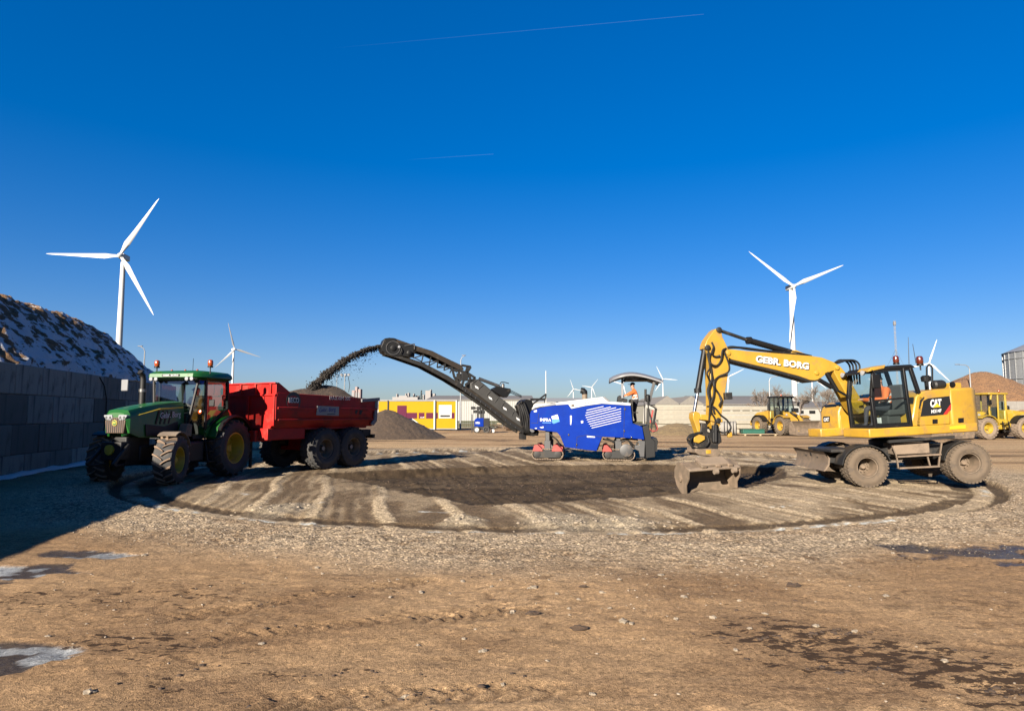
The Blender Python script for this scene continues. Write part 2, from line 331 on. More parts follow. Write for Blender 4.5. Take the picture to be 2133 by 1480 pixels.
    # footprints and tyre lugs crossing the foreground
    for (u0,v0,u1,v1,per) in ((330,1290,1000,1190,.20),(400,1335,1130,1255,.24),(880,1290,1160,1262,.22),(500,1460,1200,1430,.26)):
        a=gnd(u0,v0); b=gnd(u1,v1); ex,ey=b.x-a.x,b.y-a.y; ln=math.hypot(ex,ey); t=((x-a.x)*ex+(y-a.y)*ey)/ln; s=(-(x-a.x)*ey+(y-a.y)*ex)/ln+.04*(vn(t*2,t*0,121)-.5)
        m=sst(.17,.12,np.abs(s)+.08*(vn(x*9,y*9,124)-.5))*sst(-.1,.2,t)*sst(ln+.1,ln-.2,t); lug=np.sin((t+np.abs(s)*.8)*2*pi/(per*.6)+2.5*vn(t*3,s*5,123))
        k=m*sst(.4,.55,vn(t*1.3,t*0+.3,122)+.12); z+=k*.014*lug-.012*k; c=lerp(c,(.17,.10,.058),k*sst(.2,-.7,lug)*.7)
    spk=sst(.73,.80,vn(x*11+3,y*11,151))*sst(.42,.6,fbm(x*.8,y*.8,3,152))*(1-disc)*sst(16,9,y); c=lerp(c,(.22,.13,.07),spk*.7); z-=spk*.008
    mot=fbm(x*3.3,y*4.6,4,153); c=lerp(c,c*.75,sst(.56,.68,mot)*.4*(1-wet))
    z*=sst(220,120,y)
    return z,c,np.clip(wet,0,1),ice,(sd,r,gb,np.clip(smear,0,1)*(1-disc),np.clip(gb+.35*disc*(1-pitm),0,1))
def gz(x,y): return float(ground_fields(np.array([[x]]),np.array([[y]]))[0][0,0])

def make_ground():
    g=lambda a,b,n:list(a+(b-a)*(np.linspace(0,1,n)**3.2))[1:]
    xs=np.array(sorted([-x for x in g(15,4000,34)]+list(np.arange(-15,15.001,.05))+g(15,4000,34)))
    ys=np.array(sorted([-y for y in g(-2.5,80,10)]+list(np.arange(2.5,8,.032))+list(np.arange(8,15,.045))+list(np.arange(15,28,.09))+list(np.arange(28,60,.5))+g(60,6000,40)))
    X,Y=np.meshgrid(xs,ys); z,c,wet,ice,aux=ground_fields(X,Y)
    # field beyond the yard
    fld=sst(93,98,Y+.04*np.abs(X)); fc=np.zeros(X.shape+(3,))+np.array([.30,.23,.12]); fc=lerp(fc,(.17,.17,.07),sst(.45,.6,fbm(X*.02,Y*.05,4,131))); c=lerp(c,fc,fld)
    ny,nx=X.shape; V=np.stack([X,Y,z],-1).reshape(-1,3); i=np.arange(ny*nx).reshape(ny,nx)
    Fc=np.stack([i[:-1,:-1],i[:-1,1:],i[1:,1:],i[1:,:-1]],-1).reshape(-1,4)
    me=bpy.data.meshes.new('ground'); me.vertices.add(len(V)); me.vertices.foreach_set('co',V.ravel()); n=len(Fc)
    me.loops.add(n*4); me.loops.foreach_set('vertex_index',Fc.ravel().astype(np.int32)); me.polygons.add(n); me.polygons.foreach_set('loop_start',np.arange(0,n*4,4,dtype=np.int32))
    me.polygons.foreach_set('use_smooth',np.ones(n,bool)); me.update(calc_edges=True)
    a=me.attributes.new('albedo','FLOAT_COLOR','POINT'); a.data.foreach_set('color',np.concatenate([c.reshape(-1,3)*np.array([.498,.500,.468]),np.ones((len(V),1))],1).ravel())
    a=me.attributes.new('wet','FLOAT','POINT'); a.data.foreach_set('value',(wet*(1-ice*.5)).ravel())
    a=me.attributes.new('smear','FLOAT','POINT'); a.data.foreach_set('value',aux[3].ravel())
    a=me.attributes.new('grit','FLOAT','POINT'); a.data.foreach_set('value',aux[4].ravel())
    m,t,b=nodes('yard_dirt'); at_=t.nodes.new('ShaderNodeAttribute'); at_.attribute_name='albedo'; aw=t.nodes.new('ShaderNodeAttribute'); aw.attribute_name='wet'
    def mulc(col,fac):
        q=t.nodes.new('ShaderNodeVectorMath'); q.operation='SCALE'; t.links.new(col,q.inputs[0]); t.links.new(fac,q.inputs['Scale']); return q.outputs[0]
    f1=noise(t,28,5,.7); f2=noise(t,110,3,.6); f3=noise(t,5,4,.6)
    col=mulc(at_.outputs['Color'],ramp(t,f1,.30,.70,.50,1.50)); col=mulc(col,ramp(t,f2,.30,.70,.52,1.48)); col=mulc(col,ramp(t,f3,.3,.7,.86,1.12))
    def attr(n): q=t.nodes.new('ShaderNodeAttribute'); q.attribute_name=n; return q.outputs['Fac']
    def math2(op,a_,b_):
        q=t.nodes.new('ShaderNodeMath'); q.operation=op
        for i,v in ((0,a_),(1,b_)):
            if hasattr(v,'is_output'): t.links.new(v,q.inputs[i])
            else: q.inputs[i].default_value=v
        return q.outputs[0]
    # crushed stone: every cell its own shade
    tc=t.nodes.new('ShaderNodeTexCoord'); vo=t.nodes.new('ShaderNodeTexVoronoi'); vo.inputs['Scale'].default_value=27; t.links.new(tc.outputs['Object'],vo.inputs['Vector'])
    sv=t.nodes.new('ShaderNodeSeparateColor'); t.links.new(vo.outputs['Color'],sv.inputs[0]); cell=ramp(t,sv.outputs[0],0,1,.50,1.62); edge=ramp(t,vo.outputs['Distance'],.35,.75,1.0,.5); cell=math2('MULTIPLY',cell,edge)
    wgt=math2('MULTIPLY_ADD',attr('grit'),.75); wgt.node.inputs[2].default_value=.14
    k_=math2('MULTIPLY_ADD',math2('SUBTRACT',cell,1.0),wgt); k_.node.inputs[2].default_value=1.0
    col=mulc(col,k_)
    # crumbs of dark peat where tyres dropped them
    pe=noise(t,5.6,7,.66,'Object',(1.0,1.9,1)); th_=math2('MULTIPLY_ADD',attr('smear'),-.215); th_.node.inputs[2].default_value=.70
    pm=ramp(t,math2('SUBTRACT',pe,th_),.0,.02); col=mixc(t,math2('MULTIPLY',pm,.92),col,(.026,.0145,.008))
    pits=ramp(t,math2('ADD',noise(t,9,5,.6,'Object',(.8,1.5,1)),math2('MULTIPLY',ramp(t,noise(t,.7,3,.5),.40,.62,-.08,.10),1.0)),.66,.69); col=mixc(t,math2('MULTIPLY',pits,.55),col,(.050,.029,.016))
    t.links.new(col,b.inputs['Base Color']); t.links.new(ramp(t,aw.outputs['Fac'],0,1,.95,.22),b.inputs['Roughness']); b.inputs['Specular IOR Level'].default_value=.12
    ad=t.nodes.new('ShaderNodeMath'); ad.operation='ADD'; t.links.new(f1,ad.inputs[0]); t.links.new(f2,ad.inputs[1]); hgt=math2('MULTIPLY_ADD',pm,.8); t.links.new(ad.outputs[0],hgt.node.inputs[2]); h2=math2('MULTIPLY_ADD',math2('MULTIPLY',vo.outputs['Distance'],attr('grit')),-1.2); t.links.new(hgt,h2.node.inputs[2]); bump(t,h2,b,.6,.025)
    me.materials.append(m); o=bpy.data.objects.new('ground',me); COL.objects.link(o); struct(o)
make_ground()

# scattered gravel, clods, stones ------------------------------------------------
def rockmesh(seed,flat=.6,sub=1,rough=.35):
    bm=bmesh.new(); bmesh.ops.create_icosphere(bm,subdivisions=sub,radius=1); rr=random.Random(seed)
    for v in bm.verts: v.co*=1+rr.uniform(-rough,rough); v.co.z*=flat
    V=np.array([v.co[:] for v in bm.verts]); Fq=np.array([[v.index for v in f.verts] for f in bm.faces]); bm.free(); return V,Fq
def scatter(name,pos,siz,mt,label,cat,flat=.6,nvar=6,rough=.35,parent=None):
    base=[rockmesh(s,flat,1,rough) for s in range(nvar)]; Vs=[];Fs=[];o=0
    ang=RNG.random(len(pos))*2*pi; st=.7+RNG.random((len(pos),2))*.6
    for k in range(nvar):
        idx=np.arange(k,len(pos),nvar); V,Fq=base[k]
        c,s=np.cos(ang[idx])[:,None],np.sin(ang[idx])[:,None]; sx=siz[idx][:,None]
        vx=V[:,0][None]*sx*st[idx,0][:,None]; vy=V[:,1][None]*sx*st[idx,1][:,None]; vz=V[:,2][None]*sx
        P=np.stack([vx*c-vy*s,vx*s+vy*c,vz],-1)+pos[idx][:,None,:]; Vs.append(P.reshape(-1,3))
        Fs.append((Fq[None]+(np.arange(len(idx))*len(V))[:,None,None]+o).reshape(-1,3)); o+=len(idx)*len(V)
    V=np.concatenate(Vs);Fc=np.concatenate(Fs); me=bpy.data.meshes.new(name); n=len(Fc)
    me.vertices.add(len(V)); me.vertices.foreach_set('co',V.ravel()); me.loops.add(n*3); me.loops.foreach_set('vertex_index',Fc.ravel().astype(np.int32))
    me.polygons.add(n); me.polygons.foreach_set('loop_start',np.arange(0,n*3,3,dtype=np.int32)); me.update(calc_edges=True); me.materials.append(mt)
    ob=bpy.data.objects.new(name,me); COL.objects.link(ob); tag(ob,label,cat,kind='stuff'); return ob
def pick(n,fn,box,seed):
    r=np.random.default_rng(seed); x=r.uniform(box[0],box[1],n); y=r.uniform(box[2],box[3],n); z,c,wet,ice,aux=ground_fields(x[None],y[None])
    p=fn(x,y,aux[0][0],aux[1][0],aux[2][0],r); k=r.random(n)<p; return np.stack([x[k],y[k],z[0][k]],-1),r
pos,r=pick(60000,lambda x,y,sd,rr,gb,r: np.clip(gb*(.25+.9*sst(.45,.65,fbm(x*.8,y*.8,3,141))),0,1)*sst(24,12,y),(-13,15,5.5,22),5)
scatter('gravel',pos,.007+.016*r.random(len(pos))**4,MAT['rock'],'belt of pale crushed gravel around the rim of the round work area','gravel')
pos,r=pick(15000,lambda x,y,sd,rr,gb,r: .03+.20*sst(.55,.7,fbm(x*.7,y*.7,3,142))+.8*np.exp(-((x-1.6)**2+((y-7.6)*1.1)**2)/1.6),(-9,9,3.6,12),6)
scatter('loose_pebbles',pos,.004+.012*r.random(len(pos))**4,MAT['rock'],'loose pale pebbles strewn over the tan foreground dirt','pebbles')
pos,r=pick(2600,lambda x,y,sd,rr,gb,r: np.max([np.exp(-((x-a)**2+((y-b_)*.8)**2)/(s*s)) for a,b_,s in ((-4.55,13.6,.5),(.9,12.05,.55),(1.9,11.9,.5),(-.9,12.1,.25),(2.6,11.8,.35))],axis=0),(-6,4,11,15),8)
scatter('rubble_patch',pos,.012+.04*r.random(len(pos))**2.5,MAT['rock'],'patches of broken grey rubble lying on the scraped round area','rubble')
pos,r=pick(9000,lambda x,y,sd,rr,gb,r: (sd<.25)*(.25+.5*sst(.4,.7,fbm(x*1.2,y*1.2,3,143))),(-6.5,9.5,13.8,26.5),9)
scatter('soil_crumbs',pos,.008+.03*r.random(len(pos))**3,MAT['clod'],'crumbs of dark soil covering the floor of the dug-out pit','soil')
def clodp(x,y,sd,rr,gb,r):
    p=np.zeros(x.shape)
    for u0,v0,u1,v1,wd,k in ((1660,1330,2133,1420,.5,1.0),(1760,1400,2100,1440,.2,.5),(1300,1185,1560,1235,.4,.25),(380,1420,700,1405,.3,.5),(830,1430,1020,1415,.25,.4),(330,1290,1000,1195,.2,.2),(420,1330,1130,1255,.2,.2)):
        a=gnd(u0,v0); b=gnd(u1,v1); ex,ey=b.x-a.x,b.y-a.y; t=np.clip(((x-a.x)*ex+(y-a.y)*ey)/(ex*ex+ey*ey),0,1); p=np.maximum(p,k*np.exp(-((x-a.x-t*ex)**2+(y-a.y-t*ey)**2)/(wd*wd)))
    return p*sst(.52,.60,fbm(x*2.0+y,y*4.5-x,4,144))
pos,r=pick(60000,clodp,(-6,8,4,10),10)
scatter('peat_clods',pos,.004+.022*r.random(len(pos))**3.5,MAT['clod'],'crumbled dark peat pressed into the tan dirt by tyres','soil',flat=.55)
rm=[]
for s in range(5):
    V,Fq=rockmesh(50+s,.55,2,.16); me=bpy.data.meshes.new('stone'); me.from_pydata([tuple(v*(1+.25*math.sin(7*v[0]+s)) ) for v in V],[],[tuple(f) for f in Fq]); me.materials.append(MAT['rock']); rm.append(me)
big=[(185,1443,.062,'white flat stone at the bottom left of the frame'),(100,1327,.035,'small pale stone beside the frozen puddle at left')]
sp=[(545,1342,.045),(300,1155,.06),(828,1205,.028),(878,1230,.055),(813,1243,.04),(964,1208,.05),(1024,1218,.04),(1112,1222,.06),(1068,1268,.055),(966,1329,.032),(1006,1356,.045),(871,1343,.03),(1047,1420,.033),(846,1446,.04),(1234,1440,.033),(1377,1198,.06),(1298,1297,.06),(1316,1300,.045),(1408,1289,.05),(1253,1233,.05),(1290,1208,.05),(1425,1245,.05),(1485,1288,.05),(1562,1312,.038),(1594,1278,.04),(1700,1305,.05),(1780,1314,.04),(1532,1354,.03),(1860,1155,.05),(1968,1380,.05),(1845,1242,.06),(1185,1265,.04),(1160,1235,.04),(1205,1247,.035),(1270,1265,.035),(1102,1223,.04),(660,1180,.05),(990,1310,.025),(1140,1375,.025),(1540,1250,.04)]
for i,(u,v,s,lb) in enumerate(big+[(u,v,s,None) for u,v,s in sp]):
    o=bpy.data.objects.new('stone',rm[i%5]); COL.objects.link(o); g=gnd(u,v); s*=.60; o.location=(g.x,g.y,gz(g.x,g.y)+s*.2); o.scale=(s*random.uniform(.8,1.4),s*random.uniform(.7,1),s*random.uniform(.7,1)); o.rotation_euler=(0,0,random.uniform(0,6))
    tag(o,lb or 'fist-sized pale stone lying loose on the tan foreground dirt','stone','loose stones on the foreground dirt')
for u,v,s,lb in ((1652,1219,.085,'flat dark clod lying alone on the dirt right of centre'),(1204,1311,.075,'flat dark clod lying alone in the middle foreground'),(1216,1222,.05,'small dark clod among pale stones right of centre'),(1110,1277,.07,'ragged dark sod lump in the centre foreground')):
    V,Fq=rockmesh(int(u),.5,2,.34); me=bpy.data.meshes.new('soil_clod'); me.from_pydata([tuple(x) for x in V],[],[tuple(f) for f in Fq]); me.materials.append(MAT['clod']); o=bpy.data.objects.new('soil_clod',me); COL.objects.link(o)
    g=gnd(u,v); o.location=(g.x,g.y,gz(g.x,g.y)+s*.15); o.scale=(s*.95,s*.6,s*.7); tag(o,lb,'clod','single dark clods in the foreground')

# ------------------------------------------------------------ block wall, heap with snow
WA=Vector((-14.25,18.7,0)); WD=Vector((-.207,.978,0)).normalized(); WN=Vector((WD.y,-WD.x,0))      # WN faces the yard
def wallmat():
    m,t,b=nodes('stained_concrete_block'); oi=t.nodes.new('ShaderNodeObjectInfo')
    base=mixc(t,oi.outputs['Random'],(.050,.045,.039),(.175,.160,.138))
    s1=ramp(t,noise(t,1.0,6,.6,'Object',(4.2,4.2,.30)),.52,.72); base=mixc(t,s1,base,(.036,.034,.028))
    s2=ramp(t,noise(t,1.0,6,.65,'Object',(2.2,2.2,1.1)),.55,.75); base=mixc(t,s2,base,(.045,.045,.03))
    s3=ramp(t,noise(t,30,4),.3,.7,.85,1.1); q=t.nodes.new('ShaderNodeVectorMath'); q.operation='SCALE'; t.links.new(base,q.inputs[0]); t.links.new(s3,q.inputs['Scale']); t.links.new(q.outputs[0],b.inputs['Base Color'])
    b.inputs['Roughness'].default_value=.9; bump(t,noise(t,25,5),b,.3,.01); return m
wall=thing('block_wall','weathered grey concrete block retaining wall at left, behind the green tractor','wall',pose(WA,WD))
wm=wallmat(); bl_me=None
for row in range(4):
    for k in range(-17,10):
        x0=k*1.66+(row%2)*.83+random.uniform(-.008,.008); z0=-.27+row*.885
        if bl_me is None:
            o=MB().box(0,1.645,0,.8,0,.883).build('block',wm,wall,bevel=.03); bl_me=o
        else: o=bl_me.copy(); COL.objects.link(o); o.parent=wall
        o.location=(x0,random.uniform(-.012,.012),z0); 
# the wall's local +y points away from the yard
Wf=wall.matrix_basis
def heap(name,peak,H,slope,ext,res,mt,label,cat,clipfn=None,noise_amp=.5,ns=.35,seed=1,base=0.,round_=1.0,sx=1.,fine=.0):
    xs=np.linspace(-ext*sx,ext*sx,res); ys=np.linspace(-ext,ext,res); X,Y=np.meshgrid(xs,ys); d=np.hypot(X/sx,Y); d=np.sqrt(d*d+round_*round_)-round_
    Z=H-slope*d+noise_amp*(fbm(X*ns+peak[0],Y*ns+peak[1],5,seed)-.5)*2
    if fine: Z+=fine*(fbm(X*ns*6,Y*ns*6,4,seed+4)-.5)*2
    Z=np.maximum(Z,base-.35); WX=X+peak[0]; WY=Y+peak[1]; keep=Z>base-.3
    if clipfn is not None: keep&=clipfn(WX,WY)
    idx=np.arange(res*res).reshape(res,res); q=[]
    kk=keep[:-1,:-1]|keep[1:,:-1]|keep[:-1,1:]|keep[1:,1:]
    Fq=np.stack([idx[:-1,:-1],idx[:-1,1:],idx[1:,1:],idx[1:,:-1]],-1)[kk]
    used=np.unique(Fq); mp=-np.ones(res*res,int); mp[used]=np.arange(len(used)); V=np.stack([WX,WY,Z],-1).reshape(-1,3)[used]
    me=bpy.data.meshes.new(name); me.from_pydata(V.tolist(),[],mp[Fq].tolist()); me.polygons.foreach_set('use_smooth',[True]*len(me.polygons)); me.materials.append(mt)
    o=bpy.data.objects.new(name,me); COL.objects.link(o); return tag(o,label,cat)
def snowmat():
    m,t,b=nodes('straw_and_snow'); n=ramp(t,noise(t,1.1,8,.68,'Object',(1,1.0,1.6)),.50,.56)
    fine=noise(t,9,6,.7); st=mixc(t,ramp(t,fine,.3,.7),(.060,.028,.010),(.24,.125,.045))
    g=t.nodes.new('ShaderNodeNewGeometry'); sx=t.nodes.new('ShaderNodeSeparateXYZ'); t.links.new(g.outputs['Position'],sx.inputs[0])
    dt=t.nodes.new('ShaderNodeVectorMath'); dt.operation='DOT_PRODUCT'; dt.inputs[1].default_value=tuple(SD); t.links.new(g.outputs['Normal'],dt.inputs[0])   # snow has melted off the slopes that face south
    up=ramp(t,dt.outputs['Value'],-.15,.35,-.02,.14); sb=t.nodes.new('ShaderNodeMath'); sb.operation='SUBTRACT'
    zz_=ramp(t,sx.outputs['Z'],3.6,6.6,-.055,.03); a2=t.nodes.new('ShaderNodeMath'); t.links.new(up,a2.inputs[0]); t.links.new(zz_,a2.inputs[1]); up=a2.outputs[0]
    n0=noise(t,1.6,9,.68,'Object',(1.0,1.0,2.0)); t.links.new(n0,sb.inputs[0]); t.links.new(up,sb.inputs[1]); k=ramp(t,sb.outputs[0],.475,.515)
    t.links.new(mixc(t,k,st,(.52,.53,.55)),b.inputs['Base Color']); b.inputs['Roughness'].default_value=.9; bump(t,noise(t,6,8,.75),b,.9,.25); return m
pk=WA+WD*7-WN*9
def behind(x,y): return ((x-WA.x)*(-WN.x)+(y-WA.y)*(-WN.y))>.05
def straw_heap():
    ss=np.linspace(-9,32,340); tt=np.concatenate([[.05],np.linspace(.06,13,170)]); S_,T_=np.meshgrid(ss,tt)
    ds=np.maximum(0,np.maximum(2.5-S_,(S_-15.0)*.9)); d=np.hypot(ds,np.where(T_>4,.8,1.)*(T_-4)); d=np.sqrt(d*d+1.)-.5
    Z=6.85-.95*d+.5*(fbm(S_*.4,T_*.4,4,3)-.5)+.40*(fbm(S_*1.5,T_*1.5,4,7)-.5)+.20*(vn(S_*5,T_*5,9)-.5); n=len(ss); Z[0]=np.minimum(Z[0],2.4)
    V=[tuple(WA+WD*a-WN*b)[:2]+(max(c,2.2),) for a,b,c in zip(S_.ravel(),T_.ravel(),Z.ravel())]; kk=Z>2.0
    Fq=[(j*n+i,j*n+i+1,(j+1)*n+i+1,(j+1)*n+i) for j in range(len(tt)-1) for i in range(n-1) if kk[j,i] or kk[j+1,i+1]]
    me=bpy.data.meshes.new('straw_heap'); me.from_pydata(V,[],Fq); me.polygons.foreach_set('use_smooth',[True]*len(me.polygons)); me.materials.append(snowmat()); o=bpy.data.objects.new('straw_heap',me); COL.objects.link(o)
    tag(o,'tall brown straw heap streaked with snow behind the concrete block wall','heap')
straw_heap()
# log on the wall, cable, snow at the foot
lg=thing('timber_log','pale sawn timber log lying along the top of the block wall','log',Wf)
a=Wf.inverted()@at(163,756,23.4)
MB().tube([(a.x-.1,.35,3.42),(a.x+1.6,.38,3.42),(a.x+5.2,.42,3.36)],[.17,.16,.12],9).build('trunk',MAT['bark'],lg)
MB().lathe([(.165,-.01),(.165,.0)],(a.x-.12,.35,3.42),'x',9).build('cut_face',MAT['wood'],lg)
cb=MB().tube([(a.x+2.2,-.02,3.2),(a.x+2.6,-.05,2.9),(a.x+2.9,-.05,2.4),(a.x+2.95,-.04,1.6),(a.x+2.7,-.04,.9)],.02,5).build('cable',MAT['rubber']); cb.matrix_world=Wf; tag(cb,'black cable hanging down the face of the block wall','cable')
def snowstrip():
    xs=np.linspace(-14,8,180); rows=[]
    for x in xs:
        wdt=.12+.30*max(0,float(fbm(np.array([x*.7]),np.array([3.3]),3,201)[0])-.30)*2; h=.06+.10*float(vn(np.array([x*2]),np.array([.5]),202)[0])
        rows.append([(x,-.0,h),(x,-wdt*.5,h*.8),(x,-wdt,-.1),(x,.03,-.1)])
    o=MB().loft(rows).build('snow_drift',mat('snow',(.78,.8,.84),.8,var=.03)); o.matrix_world=Wf; tag(o,'thin drift of old snow along the foot of the block wall','snow',kind='stuff')
snowstrip()
# soil piles
def soilmat(name,c0,c1,sc,bs=.8,bd=.08):
    m,t,b=nodes(name); t.links.new(mixc(t,ramp(t,noise(t,sc,8,.75),.3,.7),tuple(q*.7 for q in c0),tuple(q*.7 for q in c1)),b.inputs['Base Color']); b.inputs['Roughness'].default_value=.95; bump(t,noise(t,sc*1.5,6,.7),b,bs,bd); return m
SOIL=soilmat('dark_soil',(.020,.012,.007),(.076,.046,.025),7)
g=gnd(800,914); heap('soil_pile',(g.x-.2,g.y+2.2),2.15,.60,5.2,150,SOIL,'low pile of dark milled soil behind the red trailer','soil pile',None,.10,.9,5,round_=.35,sx=1.15,fine=.06)
g=gnd(735,905); heap('soil_pile',(g.x-2.0,g.y-2.),2.5,.55,4.6,110,SOIL,'dark soil pile half hidden behind the tail of the red trailer','soil pile',None,.12,.9,8,round_=.6,fine=.06)
CHIP=soilmat('wood_chip',(.11,.052,.02),(.29,.15,.062),3.2,1.0,.25)
g=at(2055,862,84); heap('wood_chip_heap',(g.x-.5,g.y),7.1,.55,15,170,CHIP,'big heap of brown wood chips beside the grey silo','heap',None,.35,.25,12,round_=1.6,fine=.12)
EARTH=soilmat('grassy_earth',(.08,.05,.025),(.19,.135,.06),6)
g=at(1412,897,61); heap('earth_mound',(g.x,g.y),1.0,.42,3.6,70,EARTH,'small low mound of grassy earth in front of the concrete slabs','mound',None,.12,.8,14,round_=.8,fine=.05)
# ------------------------------------------------------------ background
def turbine(u,v,rotpx,ang,yawoff,label,R_=45.):
    D=R_*1400/rotpx; hub=at(u,v,D); view=Vector((hub.x,hub.y,0)).normalized(); base=Vector((hub.x,hub.y,0))
    f=Matrix.Rotation(yawoff,3,'Z')@(-view); M=pose(base,(f.x,f.y)); T=thing('wind_turbine',label,'wind turbine',M,'white wind turbines on the horizon'); H=hub.z
    s=R_/45; off=-5.0*s
    MB().lathe([(2.3*s,0),(2.0*s,H*.4),(1.45*s,H-1.5*s)],(off,0,0),'z',18).build('tower',MAT['turb'],T)
    MB().box(off-6*s,off+3.2*s,-1.7*s,1.7*s,H-1.7*s,H+2.0*s).build('nacelle',MAT['turb'],T,bevel=.5*s)
    MB().lathe([(.1,1.9*s),(.9*s,1.5*s),(1.7*s,.4*s),(1.8*s,-1.8*s)],(0,0,H),'x',16).build('hub',MAT['turb'],T)
    for k in range(3):
        a=R(ang)+k*2*pi/3; dr=Vector((0,math.cos(a),math.sin(a))); tn=Vector((0,-math.sin(a),math.cos(a))); ax=Vector((1,0,0)); rings=[]
        for q,(ch,th,tw) in ((.02,(1.7,1.7,0)),(.08,(2.0,1.6,10)),(.20,(3.7,.9,16)),(.4,(2.7,.5,9)),(.7,(1.6,.3,4)),(.93,(.85,.16,1)),(1.,(.15,.06,0))):
            c=math.cos(R(tw)); sn=math.sin(R(tw)); cd=tn*c+ax*sn; td=ax*c-tn*sn; o=Vector((0,0,H))+dr*(q*R_); ch*=s; th*=s
            rings.append([o+cd*(ch*e)+td*(th*g) for e,g in ((-.35,0),(-.15,.45),(.15,.4),(.65,0),(.15,-.4),(-.15,-.45))])
        MB().loft(rings).build('blade',MAT['turb'],T,sharp=60)
    return T
turbine(250,532,146,180,R(-24),'largest white wind turbine, rising behind the snowy heap at left')
turbine(489,727,57,106,R(20),'white wind turbine behind the green tractor and red trailer')
turbine(1654,596,121,143,R(28),'tall white wind turbine standing behind the yellow boom')
turbine(1936,756,52,72,R(10),'white wind turbine right behind the excavator cab')
turbine(1194.8,810,21.5,110,R(15),'tiny far wind turbine, left one of two above the blue machine')
turbine(1233,806,22,52,R(15),'tiny far wind turbine, right one of two above the blue machine')
turbine(1381,789,30,116,R(10),'distant wind turbine right of the grey machine canopy')
turbine(1297,799,30,165,R(10),'distant wind turbine half hidden behind the grey machine canopy')
turbine(1517,785,37,27,R(15),'distant wind turbine behind the excavator stick')
turbine(1692,786,36,200,R(15),'distant wind turbine mostly hidden under the yellow boom')

def lamp_post(u,vtop,D,arm,label,side=1):
    p=at(u,vtop,D); b=Vector((p.x,p.y,0)); T=thing('street_lamp',label,'street lamp',Matrix.Translation(b),'street lamps beyond the yard'); H=p.z
    MB().tube([(0,0,0),(0,0,H*.5),(0,0,H-.5)],[.11,.08,.06],8).build('pole',MAT['galv'],T)
    MB().tube([(0,0,H-.55),(side*.12,0,H-.2),(side*.45,0,H),(side*arm,0,H+.08)],.045,6).build('arm',MAT['galv'],T)
    MB().box(side*arm-.2,side*arm+.35,-.1,.1,H+.03,H+.12).build('lamp_head',MAT['lgrey'],T,bevel=.04)
lamp_post(302,722,75,.6,'grey street lamp beside the far end of the snowy heap',-1)
lamp_post(960,741,85,.3,'street lamp rising behind the raised black conveyor',1)
lamp_post(1602,784,82,1.3,'street lamp among the bare trees behind the excavator boom',1)
lamp_post(2019,760,80,1.5,'street lamp between the excavator and the grey silo',-1)
def polething(name,u,vt,D,r,m,label,cat,extra=None):
    p=at(u,vt,D); T=thing(name,label,cat,Matrix.Translation((p.x,p.y,0))); MB().tube([(0,0,0),(0,0,p.z)],[r,r*.6],8).build('pole',m,T)
    if extra: extra(T,p.z)
polething('flag_pole',1137,772,110,.10,MAT['white'],'slim white pole behind the blue milling machine','pole')
polething('thin_pole',702,780,95,.06,MAT['galv'],'thin grey pole above the soil in the red trailer','pole')
def flood(T,z):
    MB().bar((-.5,0,z),(.7,0,z+.15),.08).build('crossbar',MAT['galv'],T)
    for x in (-.4,.1,.6): MB().box(x-.16,x+.16,-.3,0,z+.1,z+.4).build('floodlight',MAT['lgrey'],T,bevel=.02)
    MB().tube([(.5,0,z),(.75,0,z-1.2),(.6,0,z-2.2)],.04,5).build('cable',MAT['rubber'],T)
polething('floodlight_mast',718,784,95,.10,MAT['galv'],'floodlight mast above the soil heap in the red trailer','mast',flood)
def lattice():
    p=at(1863,667,120); H=p.z; T=thing('lattice_mast','slender guyed lattice mast behind the excavator cab','mast',Matrix.Translation((p.x,p.y,0)))
    c=[(.15*math.cos(a),.15*math.sin(a)) for a in (0,2.094,4.189)]
    for x,y in c: MB().tube([(x,y,0),(x,y,H)],.028,5).build('leg',MAT['galv'],T)
    mb=MB(); n=int(H/.8)
    for k in range(n):
        for i in range(3):
            a,b=c[i],c[(i+1)%3]; mb.tube([(*a,k*.8),(*b,(k+1)*.8)],.012,4,False)
    mb.build('bracing',MAT['galv'],T)
    MB().box(-.2,.2,-.2,.2,H-.9,H-.2).build('antenna_box',MAT['lgrey'],T,bevel=.05)
    for a in (.2,2.3,4.4): MB().tube([(0,0,H*.72),(7*math.cos(a),7*math.sin(a),0)],.018,4).build('guy_wire',MAT['steel'],T)
lattice()
def silo():
    D=119; e=at(2092,732,D); r=9.5; th=math.atan((2092-1066.5)/1400)+math.asin(r/155); T=thing('grain_silo','round grey corrugated steel silo at the right edge','silo',Matrix.Translation((155*math.sin(th),155*math.cos(th),0))); H=e.z
    n=int(H/.55); prof=[]
    for k in range(n): z=k*H/n; prof+=[(r,z),(r+.07,z+H/n*.5)]
    prof.append((r,H)); MB().lathe(prof,(0,0,0),'z',64).build('shell',MAT['galv'],T)
    MB().lathe([(r+.25,H),(r*.5,H+2.3),(1.0,H+3.6),(.9,H+4.0),(.1,H+4.0)],(0,0,0),'z',48).build('roof',MAT['galv'],T)
    for k in range(36):
        a=k*2*pi/36; M=Matrix.Rotation(a,4,'Z'); MB().box(r+.02,r+.16,-.07,.07,0,H,M).build('stiffener',MAT['galv'],T)
    for z in (H*.33,H*.62,H*.9): MB().lathe([(r+.10,z),(r+.2,z+.1),(r+.1,z+.2)],(0,0,0),'z',64).build('ring',MAT['galv'],T)
silo()
